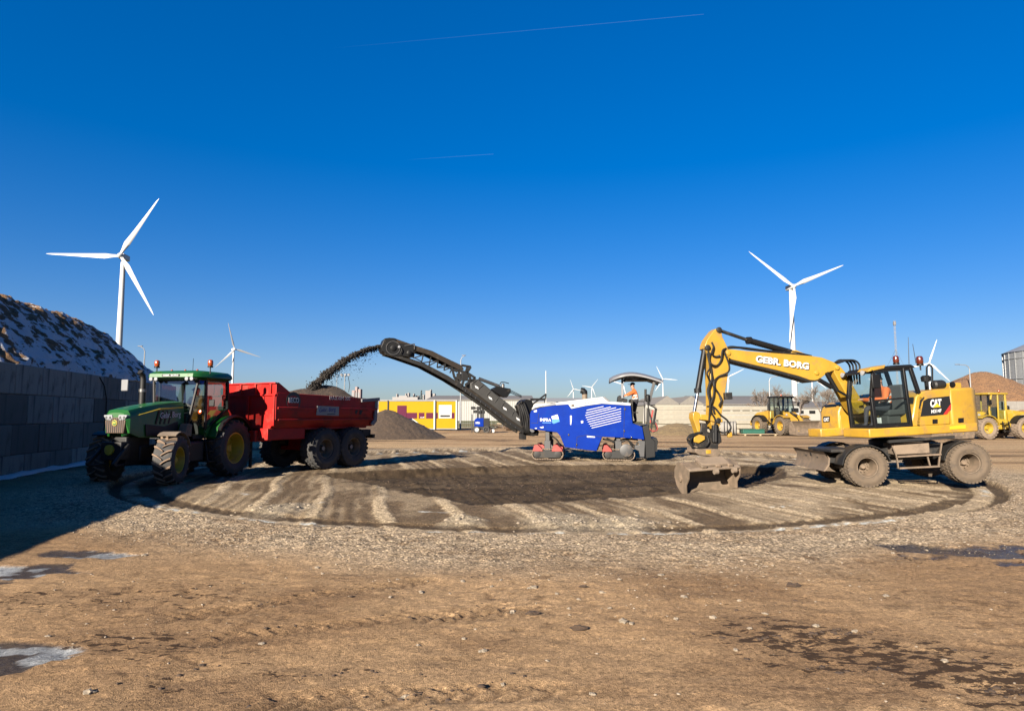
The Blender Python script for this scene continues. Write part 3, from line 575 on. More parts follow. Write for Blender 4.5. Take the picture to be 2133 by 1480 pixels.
# warehouses
def shed(name,u0,u1,vtop,D,dep,wm,rm,label,nwin=0,gable=0,ridge=1.5,door=0):
    a=at(u0,vtop,D); b=at(u1,vtop,D); L=b.x-a.x; H=a.z; T=thing(name,label,'warehouse',Matrix.Translation((a.x,D,0)))
    MB().box(0,L,0,dep,0,H-ridge*.45).build('wall',wm,T)
    if gable:
        w_=L/gable
        for k in range(gable): MB().prism([(k*w_-.2,H-ridge*.45),(k*w_+w_/2,H+ridge*.55),((k+1)*w_+.2,H-ridge*.45)],-.15,dep).build('roof',rm,T)
    else:
        h0=H-ridge*.45; MB().add([(-.3,-.4,h0),(L+.3,-.4,h0),(L+.3,dep/2,h0+ridge),(-.3,dep/2,h0+ridge),(-.3,dep+.4,h0),(L+.3,dep+.4,h0),(-.3,-.4,h0-.25),(L+.3,-.4,h0-.25),(-.3,dep+.4,h0-.25),(L+.3,dep+.4,h0-.25)],[(0,1,2,3),(3,2,5,4),(0,6,7,1),(4,5,9,8),(6,8,9,7),(0,3,4,8,6),(1,7,9,5,2)]).build('roof',rm,T)
    for k in range(nwin):
        x=L*(k+.5)/nwin; wn=MB().box(x-.9,x+.9,-.06,.1,H*.42,H*.62).build('window',MAT['black'],T)
    for k in range(door):
        x=L*(k+.5)/door; MB().box(x-2,x+2,-.08,.1,0,H*.6).build('door',MAT['lgrey'],T,bevel=.03)
    return T,L,H
T,L,H=shed('warehouse',890,1110,826,190,40,MAT['pale'],MAT['roofg'],'long pale clad warehouse behind the yellow site cabin',0,0,1.6,0)
for k in range(46): MB().box(k*L/46-.05,k*L/46+.05,-.09,-.003,0,H-.9).build('cladding_rib',MAT['offw'],T)
for x0,x1,z0 in ((3,6,2.6),(14,16,3.2),(24,27,2.4)): MB().box(x0,x1,-.12,-.01,.1,z0).build('door',MAT['dark'],T)
shed('warehouse',1095,1240,832,260,40,MAT['white'],MAT['pale'],'low white warehouse directly behind the blue milling machine',0,0,2)
shed('warehouse',1365,1465,834,150,30,MAT['cream'],MAT['roofg'],'cream shed with two gables right of the machine operator',0,2,1.9)
shed('warehouse',1462,1665,832,165,30,MAT['pale'],MAT['roofg'],'long grey roofed shed with small dark windows behind the excavator stick',10,0,2.4)
shed('warehouse',1655,1800,842,200,30,MAT['offw'],MAT['roofg'],'low shed glimpsed behind the bare trees and loader',6,0,2)
shed('warehouse',640,800,846,280,30,MAT['pale'],MAT['roofg'],'distant pale shed behind the red trailer',0,0,2)
# far industrial skyline
def plant():
    D=900; T=thing('factory','hazy distant factory with stacks above the yellow cabin','factory',Matrix.Translation((0,D,0))); 
    for i,(u0,u1,v,m) in enumerate(((886,897,813,'cork'),(899,905,819,'cork'),(815,868,826,'cork'),(828,845,823,'cork'),(845,848,817,'cork'),(820,822,819,'cork'),(838,840,818,'cork'),(854,856,818,'cork'),(889,892,809,'cork'),(858,864,822,'cork'),(872,875,820,'cork'))):
        a=at(u0,v,D); b=at(u1,v,D); MB().box(a.x,b.x,i*4,i*4+12,0,a.z).build('hall',MAT[m],T)
plant()
def tower():
    D=1200; a=at(733,808,D); b=at(750,808,D); T=thing('tower_block','far pinkish tower block beyond the tail of the red trailer','building',Matrix.Translation((a.x,D,0))); L=b.x-a.x
    for k,(x0,x1,f) in enumerate(((0,.35,.92),(.36,.62,1.05),(.64,1,.97))): MB().box(L*x0,L*x1,k*2,k*2+15,0,a.z*f).build('wall',MAT['pink'],T)
    for k in range(3): MB().box(L*(.16+.3*k)-1.6,L*(.16+.3*k)+1.6,k*2-.3,k*2-.01,6,a.z*.85).build('window',MAT['lgrey'],T)
tower()
# yellow site cabin
def cabin():
    Y=76.; a=at(788,894,Y); b=at(949.5,894,Y); t=at(900,833,Y); M=pose((a.x,Y,0),(1,.0)); T=thing('site_cabin','long yellow site cabin with purple band and white window','cabin',M); L=b.x-a.x; H=t.z; zb=a.z
    P=lambda x,y:(lambda q:(q.x-a.x,q.z))(at(*c4(x,y),Y))
    MB().box(0,L,0,2.6,zb+.12,H-.12).build('wall',MAT['yelc'],T)
    MB().box(-.06,L+.06,-.06,2.66,H-.12,H+.05).build('roof',MAT['lgrey'],T)
    MB().box(-.02,L+.03,-.02,2.62,zb,zb+.12).build('base_frame',MAT['lgrey'],T)
    for x in (150,672):
        p=P(x,900)[0]; MB().box(p-.07,p+.07,-.10,.0,zb,H-.02).build('joint_post',MAT['black'],T)
    for x in (661,903): p=P(x,900)[0]; MB().box(p-.07,p+.07,-.12,-.003,zb,H-.02).build('post',MAT['white'],T)
    z0=P(0,1010)[1]; z1=P(0,947)[1]
    for x0,x1 in ((185,480),(500,560),(580,655),(683,706),(853,888)): MB().box(P(x0,0)[0],P(x1,0)[0],-.03,-.002,z0,z1).build('purple_band',MAT['purp'],T)
    x0,zt=P(252,868); x1,_=P(354,868); MB().box(x0,x1,-.05,-.032,P(0,1012)[1],zt).build('door',MAT['purp'],T,bevel=.01)
    x0,zt=P(710,862); x1,zb2=P(850,1008); wn=MB().box(x0,x1,-.07,-.003,zb2,zt).build('window',MAT['white'],T,bevel=.015)
    x0,zt=P(725,972); x1,zb2=P(832,994); MB().box(x0,x1,-.09,-.072,zb2,zt).build('pane',MAT['black'],wn)
    x0,zt=P(502,990); x1,zb2=P(550,1004); textq('wolf','lettering',MAT['decal_w'],T,(x0,-.034,zb2),(x1,-.034,zb2),(x0,-.034,zt))
    for k in range(5): MB().box(L*k/4.2,L*k/4.2+.4,.1,2.5,-.05,zb-.005).build('footing',MAT['black'],T)
cabin()
# concrete slabs, pipes, boxes
slabme=None; rowsv=[(1380,1602,3),(1380,1600,3),(1380,1575,3),(1380,1575,2),(1380,1560,2)]
Y=66.; zc=0.; gap=.07
sl_m=MB().box(0,6.3,0,1.2,0,.37)
proto=None; names=['bottom','second','third','fourth','fifth','top']
for rI in range(6):
    x=at(1366,880,Y).x+random.uniform(0,.4)
    for k in range(2):
        o=sl_m.build('concrete_slab',MAT['slab'],None,bevel=.02) if proto is None else proto.copy()
        if proto is None: proto=o
        else: COL.objects.link(o)
        o.location=(x,Y+random.uniform(-.05,.05),zc); o.rotation_euler=(0,0,random.uniform(-.004,.004)); x+=6.36-(rI*.35)*.3
        tag(o,f"long pale concrete slab, {names[rI]} layer, {'left' if k==0 else 'right'} end of the stack behind the excavator stick",'slab','stacked concrete slabs')
    zc+=.37+gap
pr=None
for k in range(5):
    p=at(1506+k*6.2,901,58+k*.25); mb=MB().lathe([(.62,-.13),(.62,.13),(.46,.13),(.46,-.13),(.62,-.13)],(0,0,0),'x',22,False)
    o=mb.build('pipe_ring',MAT['concrete'],None,L=pose((p.x,p.y,.6),(.93,-.37))); tag(o,'upright grey concrete pipe ring in the row beside the slabs','pipe ring','row of concrete pipe rings')
p=at(1566,892,60); T=thing('green_box','flat dark green metal box in front of the concrete slabs','box',pose((p.x,p.y,0),(1,0)))
MB().box(-.95,.95,-.5,.5,.12,.45).build('body',MAT['hgreen'],T,bevel=.02); MB().box(-1,1,-.55,.55,.45,.5).build('lid',MAT['hgreen'],T,bevel=.01)
for x in (-.7,.7): MB().box(x-.1,x+.1,-.45,.45,0,.12).build('skid',MAT['dark'],T)
p=at(1392,898,60); T=thing('yellow_beam','yellow steel beam lying on the ground before the earth mound','beam',pose((p.x,p.y,0),(.97,-.2)))
MB().box(-1.2,1.2,-.18,.18,.0,.05).box(-1.2,1.2,-.04,.04,.05,.22).box(-1.2,1.2,-.18,.18,.22,.27).build('beam',MAT['vol'],T)
p=at(1600,897,57.5); T=thing('timber_pallet','low pallet of flat boards beside the green box','pallet',pose((p.x-.9,p.y,0),(1,.05)))
for k in range(6): MB().box(-1.5,1.5,-.6+k*.21,-.43+k*.21,.12,.15).build('board',MAT['wood'],T)
for x in (-1.3,0,1.3): MB().box(x-.06,x+.06,-.6,.6,0,.12).build('bearer',MAT['wood'],T)
# block wall behind the right-hand loader
T=thing('block_bay','pale concrete block wall behind the loader at the right edge','wall',pose((at(2075,880,74).x,74,0),(1,0)))
for r_ in range(4):
    for k in range(6): MB().box(k*1.62+(r_%2)*.8,k*1.62+1.6+(r_%2)*.8,0,.8,r_*.81,r_*.81+.8).build('block',MAT['concrete'],T,bevel=.02)
# fence behind the cabin
f0=at(951,882,92); f1=at(1110,882,92); T=thing('wire_fence','wire mesh fence on posts behind the blue light tower','fence',pose((f0.x,f0.y,0),(1,0))); L=f1.x-f0.x
for k in range(6): MB().tube([(k*L/5,0,0),(k*L/5,0,2.1)],.04,6).build('post',MAT['galv'],T)
mb=MB()
for k in range(int(L/.25)): mb.box(k*.25,k*.25+.012,-.005,.005,.05,2.0)
for z in (.06,.6,1.2,1.98): mb.box(0,L,-.006,.006,z,z+.02)
mb.build('mesh',MAT['galv'],T)
# bare trees
def tree(u,vt,D,seed,label):
    rr=random.Random(seed); p=at(u,vt,D); H=p.z; T=thing('bare_tree',label,'tree',Matrix.Translation((p.x,p.y,0)),'bare winter trees behind the yard'); tr=MB(); cr=MB()
    def grow(o,d,l,r,dep):
        e=o+d*l; mid=o+d*l*.5+Vector((rr.uniform(-1,1),rr.uniform(-1,1),0))*l*.05
        (tr if dep<2 else cr).tube([o,mid,e],[r,r*.85,r*.68],6 if dep<2 else 3,False)
        if dep>=7: return
        for k in range(3 if dep<6 else 2):
            ax=Vector((rr.uniform(-1,1),rr.uniform(-1,1),rr.uniform(-.3,.3))).normalized(); nd=(Quaternion(ax,rr.uniform(.3,.75))@d+Vector((0,0,.12))).normalized()
            grow(o+d*l*(1 if k==0 else rr.uniform(.6,1)),nd,l*rr.uniform(.62,.84),max(r*.62,.012),dep+1)
    s=H/6.8; grow(Vector((0,0,0)),Vector((0,0,1)),1.9*s,.16*s,0); tr.build('trunk',MAT['branch'],T,fix=False); cr.build('crown',MAT['branch'],T,smooth=False,fix=False)
tree(1594,797,105,1,'bare tree, leftmost of the row behind the excavator boom'); tree(1628,798,108,2,'bare tree left of the tall turbine tower, behind the black-roofed loader')
tree(1664,800,106,3,'bare tree in front of the tall turbine tower'); tree(1708,799,104,4,'bare tree just right of the black-roofed loader cab'); tree(1734,803,110,5,'bare tree glimpsed under the boom beside the excavator cab')
def conifer(u,vt,D,label):
    p=at(u,vt,D); H=p.z; T=thing('conifer_tree',label,'tree',Matrix.Translation((p.x,p.y,0))); MB().tube([(0,0,0),(0,0,H)],[H*.03,.02],5).build('trunk',MAT['bark'],T); mb=MB(); rr=random.Random(5)
    for k in range(420):
        z=H*(.1+.9*rr.random()); r=(H-z)*.24*rr.random()**.5; a=rr.uniform(0,6.28); q=Vector((r*math.cos(a),r*math.sin(a),z)); s=H*.03
        mb.add([q,q+Vector((rr.uniform(-s,s),rr.uniform(-s,s),-s)),q+Vector((rr.uniform(-s,s),rr.uniform(-s,s),-s*.6))],[(0,1,2)])
    mb.build('crown',mat('conifer',(.05,.055,.035),.9),T,smooth=False,fix=False)
conifer(878,812,500,'dark conifer among the distant factory halls')
# contrails
def contrail(p0,p1,D,r,label):
    a=at(*p0,D); b=at(*p1,D); m,t,bs=nodes('contrail_ice'); bs.inputs['Base Color'].default_value=(.55,.75,1,1); bs.inputs['Roughness'].default_value=1
    tc=t.nodes.new('ShaderNodeTexCoord'); s=t.nodes.new('ShaderNodeSeparateXYZ'); t.links.new(tc.outputs['Generated'],s.inputs[0]); t.links.new(ramp(t,s.outputs['X'],0,1,.0,.016),bs.inputs['Alpha'])
    n=24; o=MB().tube([a.lerp(b,k/n)+Vector((0,0,random.uniform(-.3,.3)*r)) for k in range(n+1)],[r*(1.5-.7*k/n) for k in range(n+1)],8).build('contrail',m); tag(o,label,'contrail')
contrail((690,101),(1466,30),9000,4.5,'long thin white contrail high in the blue sky')
contrail((845,333),(1028,321),9000,3.5,'short faint white contrail low in the middle of the sky')
# ------------------------------------------------------------ wheels and people
def wheel(parent,c,r,w,rim_r,tm,rm,out=1,lug='ag',nl=20,lh=.05,steer=0.,L=None,hubm=None,bolts=8,dish=.35,treadm=None):
    """tyre mesh named wheel, children rim and hub; axis y, outer face towards out*y"""
    M=Matrix.Translation(c)@Matrix.Rotation(steer,4,'Z')
    if L: M=L@M
    rb=r-(lh if lug!='road' else 0); h=w/2
    prof=[(rim_r,-h*.80),(rim_r*1.06,-h*.97),(rb-(rb-rim_r)*.72,-h*1.02),(rb-(rb-rim_r)*.66,-h*1.07),(rb-(rb-rim_r)*.40,-h*1.06),(rb-(rb-rim_r)*.34,-h*1.02),(rb*.955,-h*.94),(rb,-h*.6),(rb*1.004,0),(rb,h*.6),(rb*.955,h*.94),(rb-(rb-rim_r)*.34,h*1.02),(rb-(rb-rim_r)*.40,h*1.06),(rb-(rb-rim_r)*.66,h*1.07),(rb-(rb-rim_r)*.72,h*1.02),(rim_r*1.06,h*.97),(rim_r,h*.80)]
    o=MB().lathe(prof+prof[:1],(0,0,0),'y',48,False).build('wheel',tm,parent,L=M,sharp=50); mb=MB()
    def P(a,y,q): return (q*math.cos(a),y,q*math.sin(a))
    if lug=='ag':
        for k in range(nl):
            for sd in (-1,1):
                a0=2*pi*(k+(.5 if sd>0 else 0))/nl; pts=[]
                for t in np.linspace(0,1,5):
                    y=sd*h*(-.06+1.0*t); a=a0+out*1*(.10+.42*t-.12*t*t)*.75; drop=(.0 if t<.8 else rb*.03); hw=.055*rb*(.7+.5*t)/rb
                    pts.append([P(a-hw*.75,y,rb-.03-drop),P(a+hw*.75,y,rb-.03-drop),P(a+hw*.5,y,r-drop),P(a-hw*.5,y,r-drop)])
                mb.loft(pts)
    elif lug=='block':
        for k in range(nl):
            for j,y0 in enumerate((-.82,-.28,.28,.82)):
                a=2*pi*(k+(j%2)*.5)/nl; hw=pi/nl*.62; y1,y2=y0*h-.22*h,y0*h+.22*h; dr=.03*r if abs(y0)>.5 else 0; sk=.25*hw*(1 if y0>0 else -1)
                mb.loft([[P(a-hw+sk,y1,rb-.02-dr),P(a+hw+sk,y1,rb-.02-dr),P(a+hw*.9+sk,y1,r-dr),P(a-hw*.9+sk,y1,r-dr)],[P(a-hw-sk,y2,rb-.02-dr),P(a+hw-sk,y2,rb-.02-dr),P(a+hw*.9-sk,y2,r-dr),P(a-hw*.9-sk,y2,r-dr)]])
    if mb.v: mb.build('tread',treadm or tm,o,fix=True)
    s=out; d=dish*h
    MB().lathe([(rim_r*1.02,s*h*.78),(rim_r*1.0,s*h*.84),(rim_r*.93,s*h*.84),(rim_r*.88,s*h*.5),(rim_r*.80,s*(h*.5-d)),(rim_r*.42,s*(h*.62-d)),(rim_r*.30,s*(h*.62-d)),(.02,s*(h*.62-d))],(0,0,0),'y',32,False).build('rim',rm,o,sharp=30)
    hb=MB().lathe([(rim_r*.34,s*(h*.6-d)),(rim_r*.34,s*(h*.75-d)),(rim_r*.24,s*(h*.95-d)),(rim_r*.22,s*(h*1.02-d)),(.01,s*(h*1.02-d))],(0,0,0),'y',16)
    for k in range(bolts):
        a=2*pi*k/bolts; hb.lathe([(rim_r*.045,s*(h*.6-d)),(rim_r*.045,s*(h*.78-d))],(rim_r*.55*math.cos(a),0,rim_r*.55*math.sin(a)),'y',6)
    hb.build('hub',hubm or rm,o); return o

def person(label,M,J,mats,cap=None,cat='person'):
    """one skinned body; J = joints dict in local coords; mats = {'body','legs','skin','shoe'}"""
    order=['pelvis','waist','chest','neck','chin','head','crown']; V=[];Rr=[];E=[];ix={}
    def a(n,p,r): ix[n]=len(V); V.append(Vector(p)); Rr.append(r)
    rad={'pelvis':.17,'waist':.168,'chest':.19,'neck':.062,'chin':.078,'head':.096,'crown':.07}
    for n in order: a(n,J[n],rad[n])
    for n1,n2 in zip(order,order[1:]): E.append((ix[n1],ix[n2]))
    fw=Vector(J.get('face',(1,0,0))).normalized()
    for s in ('l','r'):
        for n,r in (('sh',.10),('el',.074),('wr',.052),('palm',.043)): a(n+s,J[n+s],r)
        E+= [(ix['chest'],ix['sh'+s]),(ix['sh'+s],ix['el'+s]),(ix['el'+s],ix['wr'+s]),(ix['wr'+s],ix['palm'+s])]
        d=(V[ix['palm'+s]]-V[ix['wr'+s]]).normalized(); sd=d.cross(Vector((0,0,1))).normalized() if abs(d.z)<.9 else Vector((0,1,0))
        for k,(o,l) in enumerate(((-.028,.065),(-.009,.078),(.010,.072),(.028,.055))):
            p=V[ix['palm'+s]]+d*.03+sd*o; a(f'f{k}a{s}',p+d*l*.5,.0095); a(f'f{k}b{s}',p+d*l*.8+Vector((0,0,-.03)),.008); E+=[(ix['palm'+s],ix[f'f{k}a{s}']),(ix[f'f{k}a{s}'],ix[f'f{k}b{s}'])]
        p=V[ix['palm'+s]]+sd*(-.045)-d*.01; a('th'+s,p+d*.03,.011); E.append((ix['palm'+s],ix['th'+s]))
        for n,r in (('hip',.11),('kn',.075),('an',.048),('toe',.042)): a(n+s,J[n+s],r)
        E+= [(ix['pelvis'],ix['hip'+s]),(ix['hip'+s],ix['kn'+s]),(ix['kn'+s],ix['an'+s]),(ix['an'+s],ix['toe'+s])]
    a('nose',V[ix['head']]+fw*.112+Vector((0,0,-.012)),.016); E.append((ix['head'],ix['nose']))
    me=bpy.data.meshes.new('person'); me.from_pydata(V,E,[]); ob=bpy.data.objects.new('tmp',me); COL.objects.link(ob)
    ob.modifiers.new('s','SKIN'); sv=me.skin_vertices[0].data
    for i,r in enumerate(Rr): sv[i].radius=(r,r)
    sv[0].use_root=True; ss=ob.modifiers.new('ss','SUBSURF'); ss.levels=2; ss.render_levels=2
    dg=bpy.context.evaluated_depsgraph_get(); dg.update(); m2=bpy.data.meshes.new_from_object(ob.evaluated_get(dg)); bpy.data.objects.remove(ob)
    keys=['body','legs','skin','shoe','hair','band']; m2.materials.clear()
    for k in keys: m2.materials.append(mats.get(k,MAT['cap']))
    reg={}
    for n in ix:
        reg[ix[n]]=2 if (n in('chin','head','nose') or n[0]=='f' and n[1:2].isdigit() or n[:2]=='th' or n.startswith('palm')) else 4 if n=='crown' else 3 if n[:3]=='toe' else 1 if n[:2] in('kn','an') or n[:3]=='hip' else 0
    VV=np.array([v[:] for v in V]); 
    for p in m2.polygons: c=np.array(p.center[:]); p.material_index=reg[int(np.argmin(((VV-c)**2).sum(1)/np.array(Rr)**.6))]
    wz=V[ix['waist']]; cz=V[ix['chest']]; sd_=(cz-wz); ln_=sd_.length
    for p in m2.polygons:
        q_=(Vector(p.center)-wz).dot(sd_)/ln_/ln_
        if p.material_index==0 and (abs(q_+.05)<.13 or abs(q_-.55)<.13): p.material_index=5
    m2.polygons.foreach_set('use_smooth',[True]*len(m2.polygons)); o=bpy.data.objects.new('person',m2); COL.objects.link(o); o.matrix_world=M; tag(o,label,cat)
    h=V[ix['head']]; side=Vector((-fw.y,fw.x,0))
    for s in (-1,1):
        MB().lathe([(.004,-.012),(.011,-.008),(.013,0),(.011,.008),(.004,.012)],h+fw*.078+side*(.034*s)+Vector((0,0,.02)),'y',8).build('eye',MAT['cap'],o)
        MB().lathe([(.006,-.012),(.024,-.006),(.026,.006),(.006,.012)],h+side*(.092*s)-fw*.005,'y',10).build('ear',mats['skin'],o)
    MB().bar(h+fw*.088+side*.026+Vector((0,0,-.055)),h+fw*.088-side*.026+Vector((0,0,-.055)),.01,.008).build('mouth',MAT['decal_r'],o)
    if cap:
        rings=[]
        for t in np.linspace(0,1,6): 
            q=.112*math.cos(t*1.5); rings.append([h+Vector((q*math.cos(k*pi/8),q*math.sin(k*pi/8),.035+.10*math.sin(t*1.5))) for k in range(16)])
        cp=MB().loft(rings).build('cap',cap,o); pts=[h+fw*.08+side*.085,h+fw*.19+side*.05,h+fw*.205,h+fw*.19-side*.05,h+fw*.08-side*.085]
        MB().loft([[p+Vector((0,0,.045)) for p in pts],[p+Vector((0,0,.058)) for p in pts]]).build('peak',cap,cp)
    return o
def seated(x,y,z,yaw=0.,lean=0.):
    """seated figure facing +x, seat height z, hip at x,y"""
    V3=lambda a,b,c:(x+a,y+b,z+c); J=dict(pelvis=V3(0,0,.1),waist=V3(-.02,0,.28),chest=V3(-.03+lean,0,.47),neck=V3(-.01+lean,0,.62),chin=V3(.03+lean,0,.70),head=V3(.03+lean,0,.79),crown=V3(.01+lean,0,.86))
    for s,k in (('l',1),('r',-1)):
        J.update({'sh'+s:V3(-.02+lean,.2*k,.55),'el'+s:V3(.10+lean,.27*k,.30),'wr'+s:V3(.36+lean,.22*k,.32),'palm'+s:V3(.44+lean,.21*k,.33),'hip'+s:V3(.08,.1*k,.08),'kn'+s:V3(.46,.13*k,.10),'an'+s:V3(.52,.13*k,-.34),'toe'+s:V3(.66,.14*k,-.38)})
    return J
HIVIS=dict(band=MAT['white'],body=MAT['orange'],legs=MAT['navy'],skin=MAT['skin'],shoe=MAT['cap'],hair=MAT['cap'])
DARKW=dict(band=MAT['navy'],body=MAT['navy'],legs=MAT['navy'],skin=MAT['skin'],shoe=MAT['cap'],hair=MAT['cap'])
def beacon(parent,p,s=1.,m='amberd',L=None):
    b=MB().lathe([(.07*s,0),(.07*s,.04*s),(.045*s,.05*s)],p,'z',12).build('beacon',MAT['black'],parent,L=L)
    q=Vector(p)+Vector((0,0,.045*s)); MB().lathe([(.055*s,0),(.068*s,.03*s),(.068*s,.12*s),(.05*s,.155*s),(.01,.165*s)],q,'z',14).build('lens',MAT[m],b)

# ------------------------------------------------------------ excavator
def excavator():
    G=gz(10.65,18.74); M=pose((10.65,18.74,-.04),(-.995,.09),R(2.8)); T=thing('wheeled_excavator','yellow wheeled excavator with lettered boom, digging at the pit edge','excavator',M)
    Fc=Frame(M); L=Matrix.Rotation(R(15.5),4,'Z'); U=Frame(M@L); Y=MAT['cat']; K=MAT['black']
    x7=lambda x,y,yy: U.xz(c7(x,y),yy); x8=lambda x,y,yy: U.xz(c8(x,y),yy); x6=lambda x,y,yy: U.xz(c6(x,y),yy)
    def poly(name,mt,pts,y0,y1,yy,bev=.01,par=T,cf=x7): return MB().prism([cf(a,b,yy) for a,b in pts],y0,y1).build(name,mt,par,bevel=bev,L=L if par is T else None)
    # chassis
    wf=Fc.xz(c7(725,1145),1.27); wr=Fc.xz(c7(1650,1112),1.27); rr=.535
    for (x,z) in (wf,wr):
        for s in (1,-1): wheel(T,(x,s*1.0,rr),rr,.54,.26,MAT['tyremud'],MAT['worn'],out=s,lug='block',nl=34,lh=.016,dish=1.1,bolts=10,hubm=MAT['worn'])
    fx,bx=wf[0],wr[0]
    ch=MB().box(bx+.1,fx-.1,-.42,.42,.62,1.02).box(fx-.14,fx+.14,-.8,.8,.40,.70).box(bx-.14,bx+.14,-.8,.8,.40,.70).box(bx+.3,fx-.3,-.75,.75,.75,1.0); ch.build('chassis',MAT['dark'],T,bevel=.02)
    MB().lathe([(.62,.98),(.62,1.16),(.5,1.2)],((fx+bx)/2,0,0),'z',32).build('swing_ring',MAT['dark'],T)
    for x in (fx,bx):
        for s in (1,-1):
            rings=[]
            for k in range(11):
                a=R(8+16*k) if x==fx else R(10+9*k); q=rr+.07; ring=[]
                for dr,yy in ((0,.68),(0,1.22),(.025,1.22),(.025,.68)): ring.append((x+(q+dr)*math.cos(a),s*yy,rr+(q+dr)*math.sin(a)*.92))
                rings.append(ring)
            MB().loft(rings).build('fender',MAT['dark'],T)
    tb=MB().box(*sorted((Fc.xz(c7(960,1000),1.1)[0],Fc.xz(c7(1285,1000),1.1)[0])),.45,1.1,Fc.xz(c7(1000,1068),1.1)[1],Fc.xz(c7(1000,965),1.1)[1]).build('toolbox',MAT['mud'],T,bevel=.03)
    p=lambda x,y:Fc.uv(c7(x,y),1,1.24)
    stp=MB()
    for a,b in (((985,1085),(1375,1062)),((1000,1188),(1360,1170))): stp.bar(p(*a),p(*b),.16,.035)
    for a,b in (((945,985),(985,1085)),((985,1085),(1000,1190)),((1375,1062),(1362,1172)),((1375,1062),(1390,960)),((1262,1080),(1285,1165))): stp.bar(p(*a),p(*b),.04,.03)
    stp.build('step_ladder',MAT['worn'],T); MB().bar(p(905,948),p(1500,905),.10,.07).build('side_rail',MAT['dark'],T)
    # dozer blade, curved plate across the machine
    xb,zb=Fc.xz(c7(372,1212),1.2); prof=[(xb+.02,zb),(xb-.10,zb+.16),(xb-.13,zb+.32),(xb-.08,zb+.47),(xb-.02,zb+.50),(xb-.06,zb+.46),(xb-.17,zb+.32),(xb-.14,zb+.15),(xb-.02,zb-.0)]
    MB().prism([(x+.12,z) for x,z in prof],-1.25,1.25).build('dozer_blade',MAT['worn'],T)
    arm=MB()
    for s in (-.45,.45): arm.bar((xb-.0,s,zb+.25),(fx-.2,s,.62),.12,.14)
    arm.bar((xb+.02,.0,zb+.38),(fx-.1,0,.95),.10); arm.build('blade_arm',MAT['dark'],T)
    MB().box(fx+.1,fx+.75,-.9,.9,.92,1.0).build('front_deck',MAT['dark'],T,bevel=.02)
    # upper structure
    fl=[(-1.80,.95),(-1.88,.5),(-1.90,0),(-1.88,-.5),(-1.80,-.95),(-1.5,-1.22),(1.75,-1.22),(1.95,-1.0),(1.95,-.42),(1.25,-.40),(1.25,.15),(1.72,.2),(1.72,1.22),(-1.5,1.22)]
    zt=x7(1000,818,1.22)[1]; zb_=x7(1000,900,1.22)[1]
    MB().prismz(fl,zb_,zt).build('upper_frame',Y,T,bevel=.03,L=L)
    hp=[(1112,815),(1130,720),(1158,545),(1195,507),(1255,488),(1470,470),(1470,797)]
    poly('engine_cover',Y,hp,-1.22,1.225,1.22,.035)
    x0=x7(1472,600,1.22)[0]; ztop=x7(1560,462,1.22)[1]
    cw=[(x0,1.21),(-1.42,1.21),(-1.68,1.08),(-1.85,.75),(-1.91,.3),(-1.91,-.3),(-1.85,-.75),(-1.68,-1.08),(-1.42,-1.21),(x0,-1.21)]
    MB().prismz(cw,zt-.12,ztop).build('counterweight',Y,T,bevel=.07,L=L,seg=3)
    # decals on the near flank
    e=1.233
    poly('black_panel',MAT['decal_k'],[(1200,722),(1226,582),(1266,560),(1462,538),(1475,622),(1412,705)],e,e+.004,e,0)
    poly('red_stripe',MAT['decal_r'],[(1404,706),(1474,606),(1474,650),(1440,700)],e+.0045,e+.008,e,0)
    q=lambda x,y,yy: U.uv(c7(x,y),1,yy)
    textq('CAT','lettering',MAT['decal_w'],T,q(1288,642,e+.005),q(1388,634,e+.005),q(1288,570,e+.005),bold=.05,L=L)
    poly('triangle_mark',MAT['decal_y'],[(1310,643),(1382,636),(1345,602)],e+.0095,e+.013,e,0)
    textq('M314F','lettering',MAT['decal_w'],T,q(1298,694,e+.005),q(1388,684,e+.005),q(1298,662,e+.005),bold=.02,L=L)
    for x,y in ((1332,768),(1567,757)): poly('tie_down',K,[(x-22,y-20),(x+22,y-22),(x+22,y+16),(x-22,y+20)],e-.02,e+.008,e,0)
    poly('warning_strip',MAT['decal_y'],[(1466,812),(1606,797),(1606,832),(1466,840)],e-.01,e+.004,e,0)
    poly('air_slot',MAT['dark'],[(1184,650),(1200,575),(1232,545),(1236,556),(1212,590),(1196,650)],e-.01,e+.004,e,0)
    # nose box on the far side
    xf=U.uv(c7(465,800),1,-.42).x; z1=U.uv(c7(420,602),0,xf).z; z0_=U.uv(c7(420,900),0,xf).z
    MB().prism([(xf-1.5,zb_),(xf-1.5,z1+.02),(xf-.30,z1+.02),(xf-.12,z1-.05),(xf-.02,z1-.25),(xf,z1-.55),(xf,zb_)],-1.22,-.42).build('nose_box',Y,T,bevel=.05,L=L,seg=3)
    bq=lambda x,y:U.uv(c7(x,y),0,xf+.006)
    MB().add([bq(323,775),bq(380,772),bq(380,720),bq(323,722)]+[b-Vector((.02,0,0)) for b in (bq(323,775),bq(380,772),bq(380,720),bq(323,722))],[(0,1,2,3),(0,4,5,1),(1,5,6,2),(2,6,7,3),(3,7,4,0)]).build('badge',MAT['decal_k'],T,L=L)
    textq('CAT','lettering',MAT['decal_w'],T,bq(329,768),bq(375,764),bq(329,735),bold=.05,L=L)
    MB().box(xf-.9,xf-.05,-.41,-.395,zb_+.12,z1-.35).build('service_panel',Y,T,bevel=.01,L=L)
    # cab
    xa,_=x7(785,600,1.22); xr=x7(1215,500,1.22)[0]; zr=x7(1000,268,1.22)[1]; zf=zt; yl,yr=1.22,.24
    pr=[(xa+.02,zf),(xa+.06,zf+.75),(xa-.12,zr-.10)]                      # front post leans back
    posts=MB()
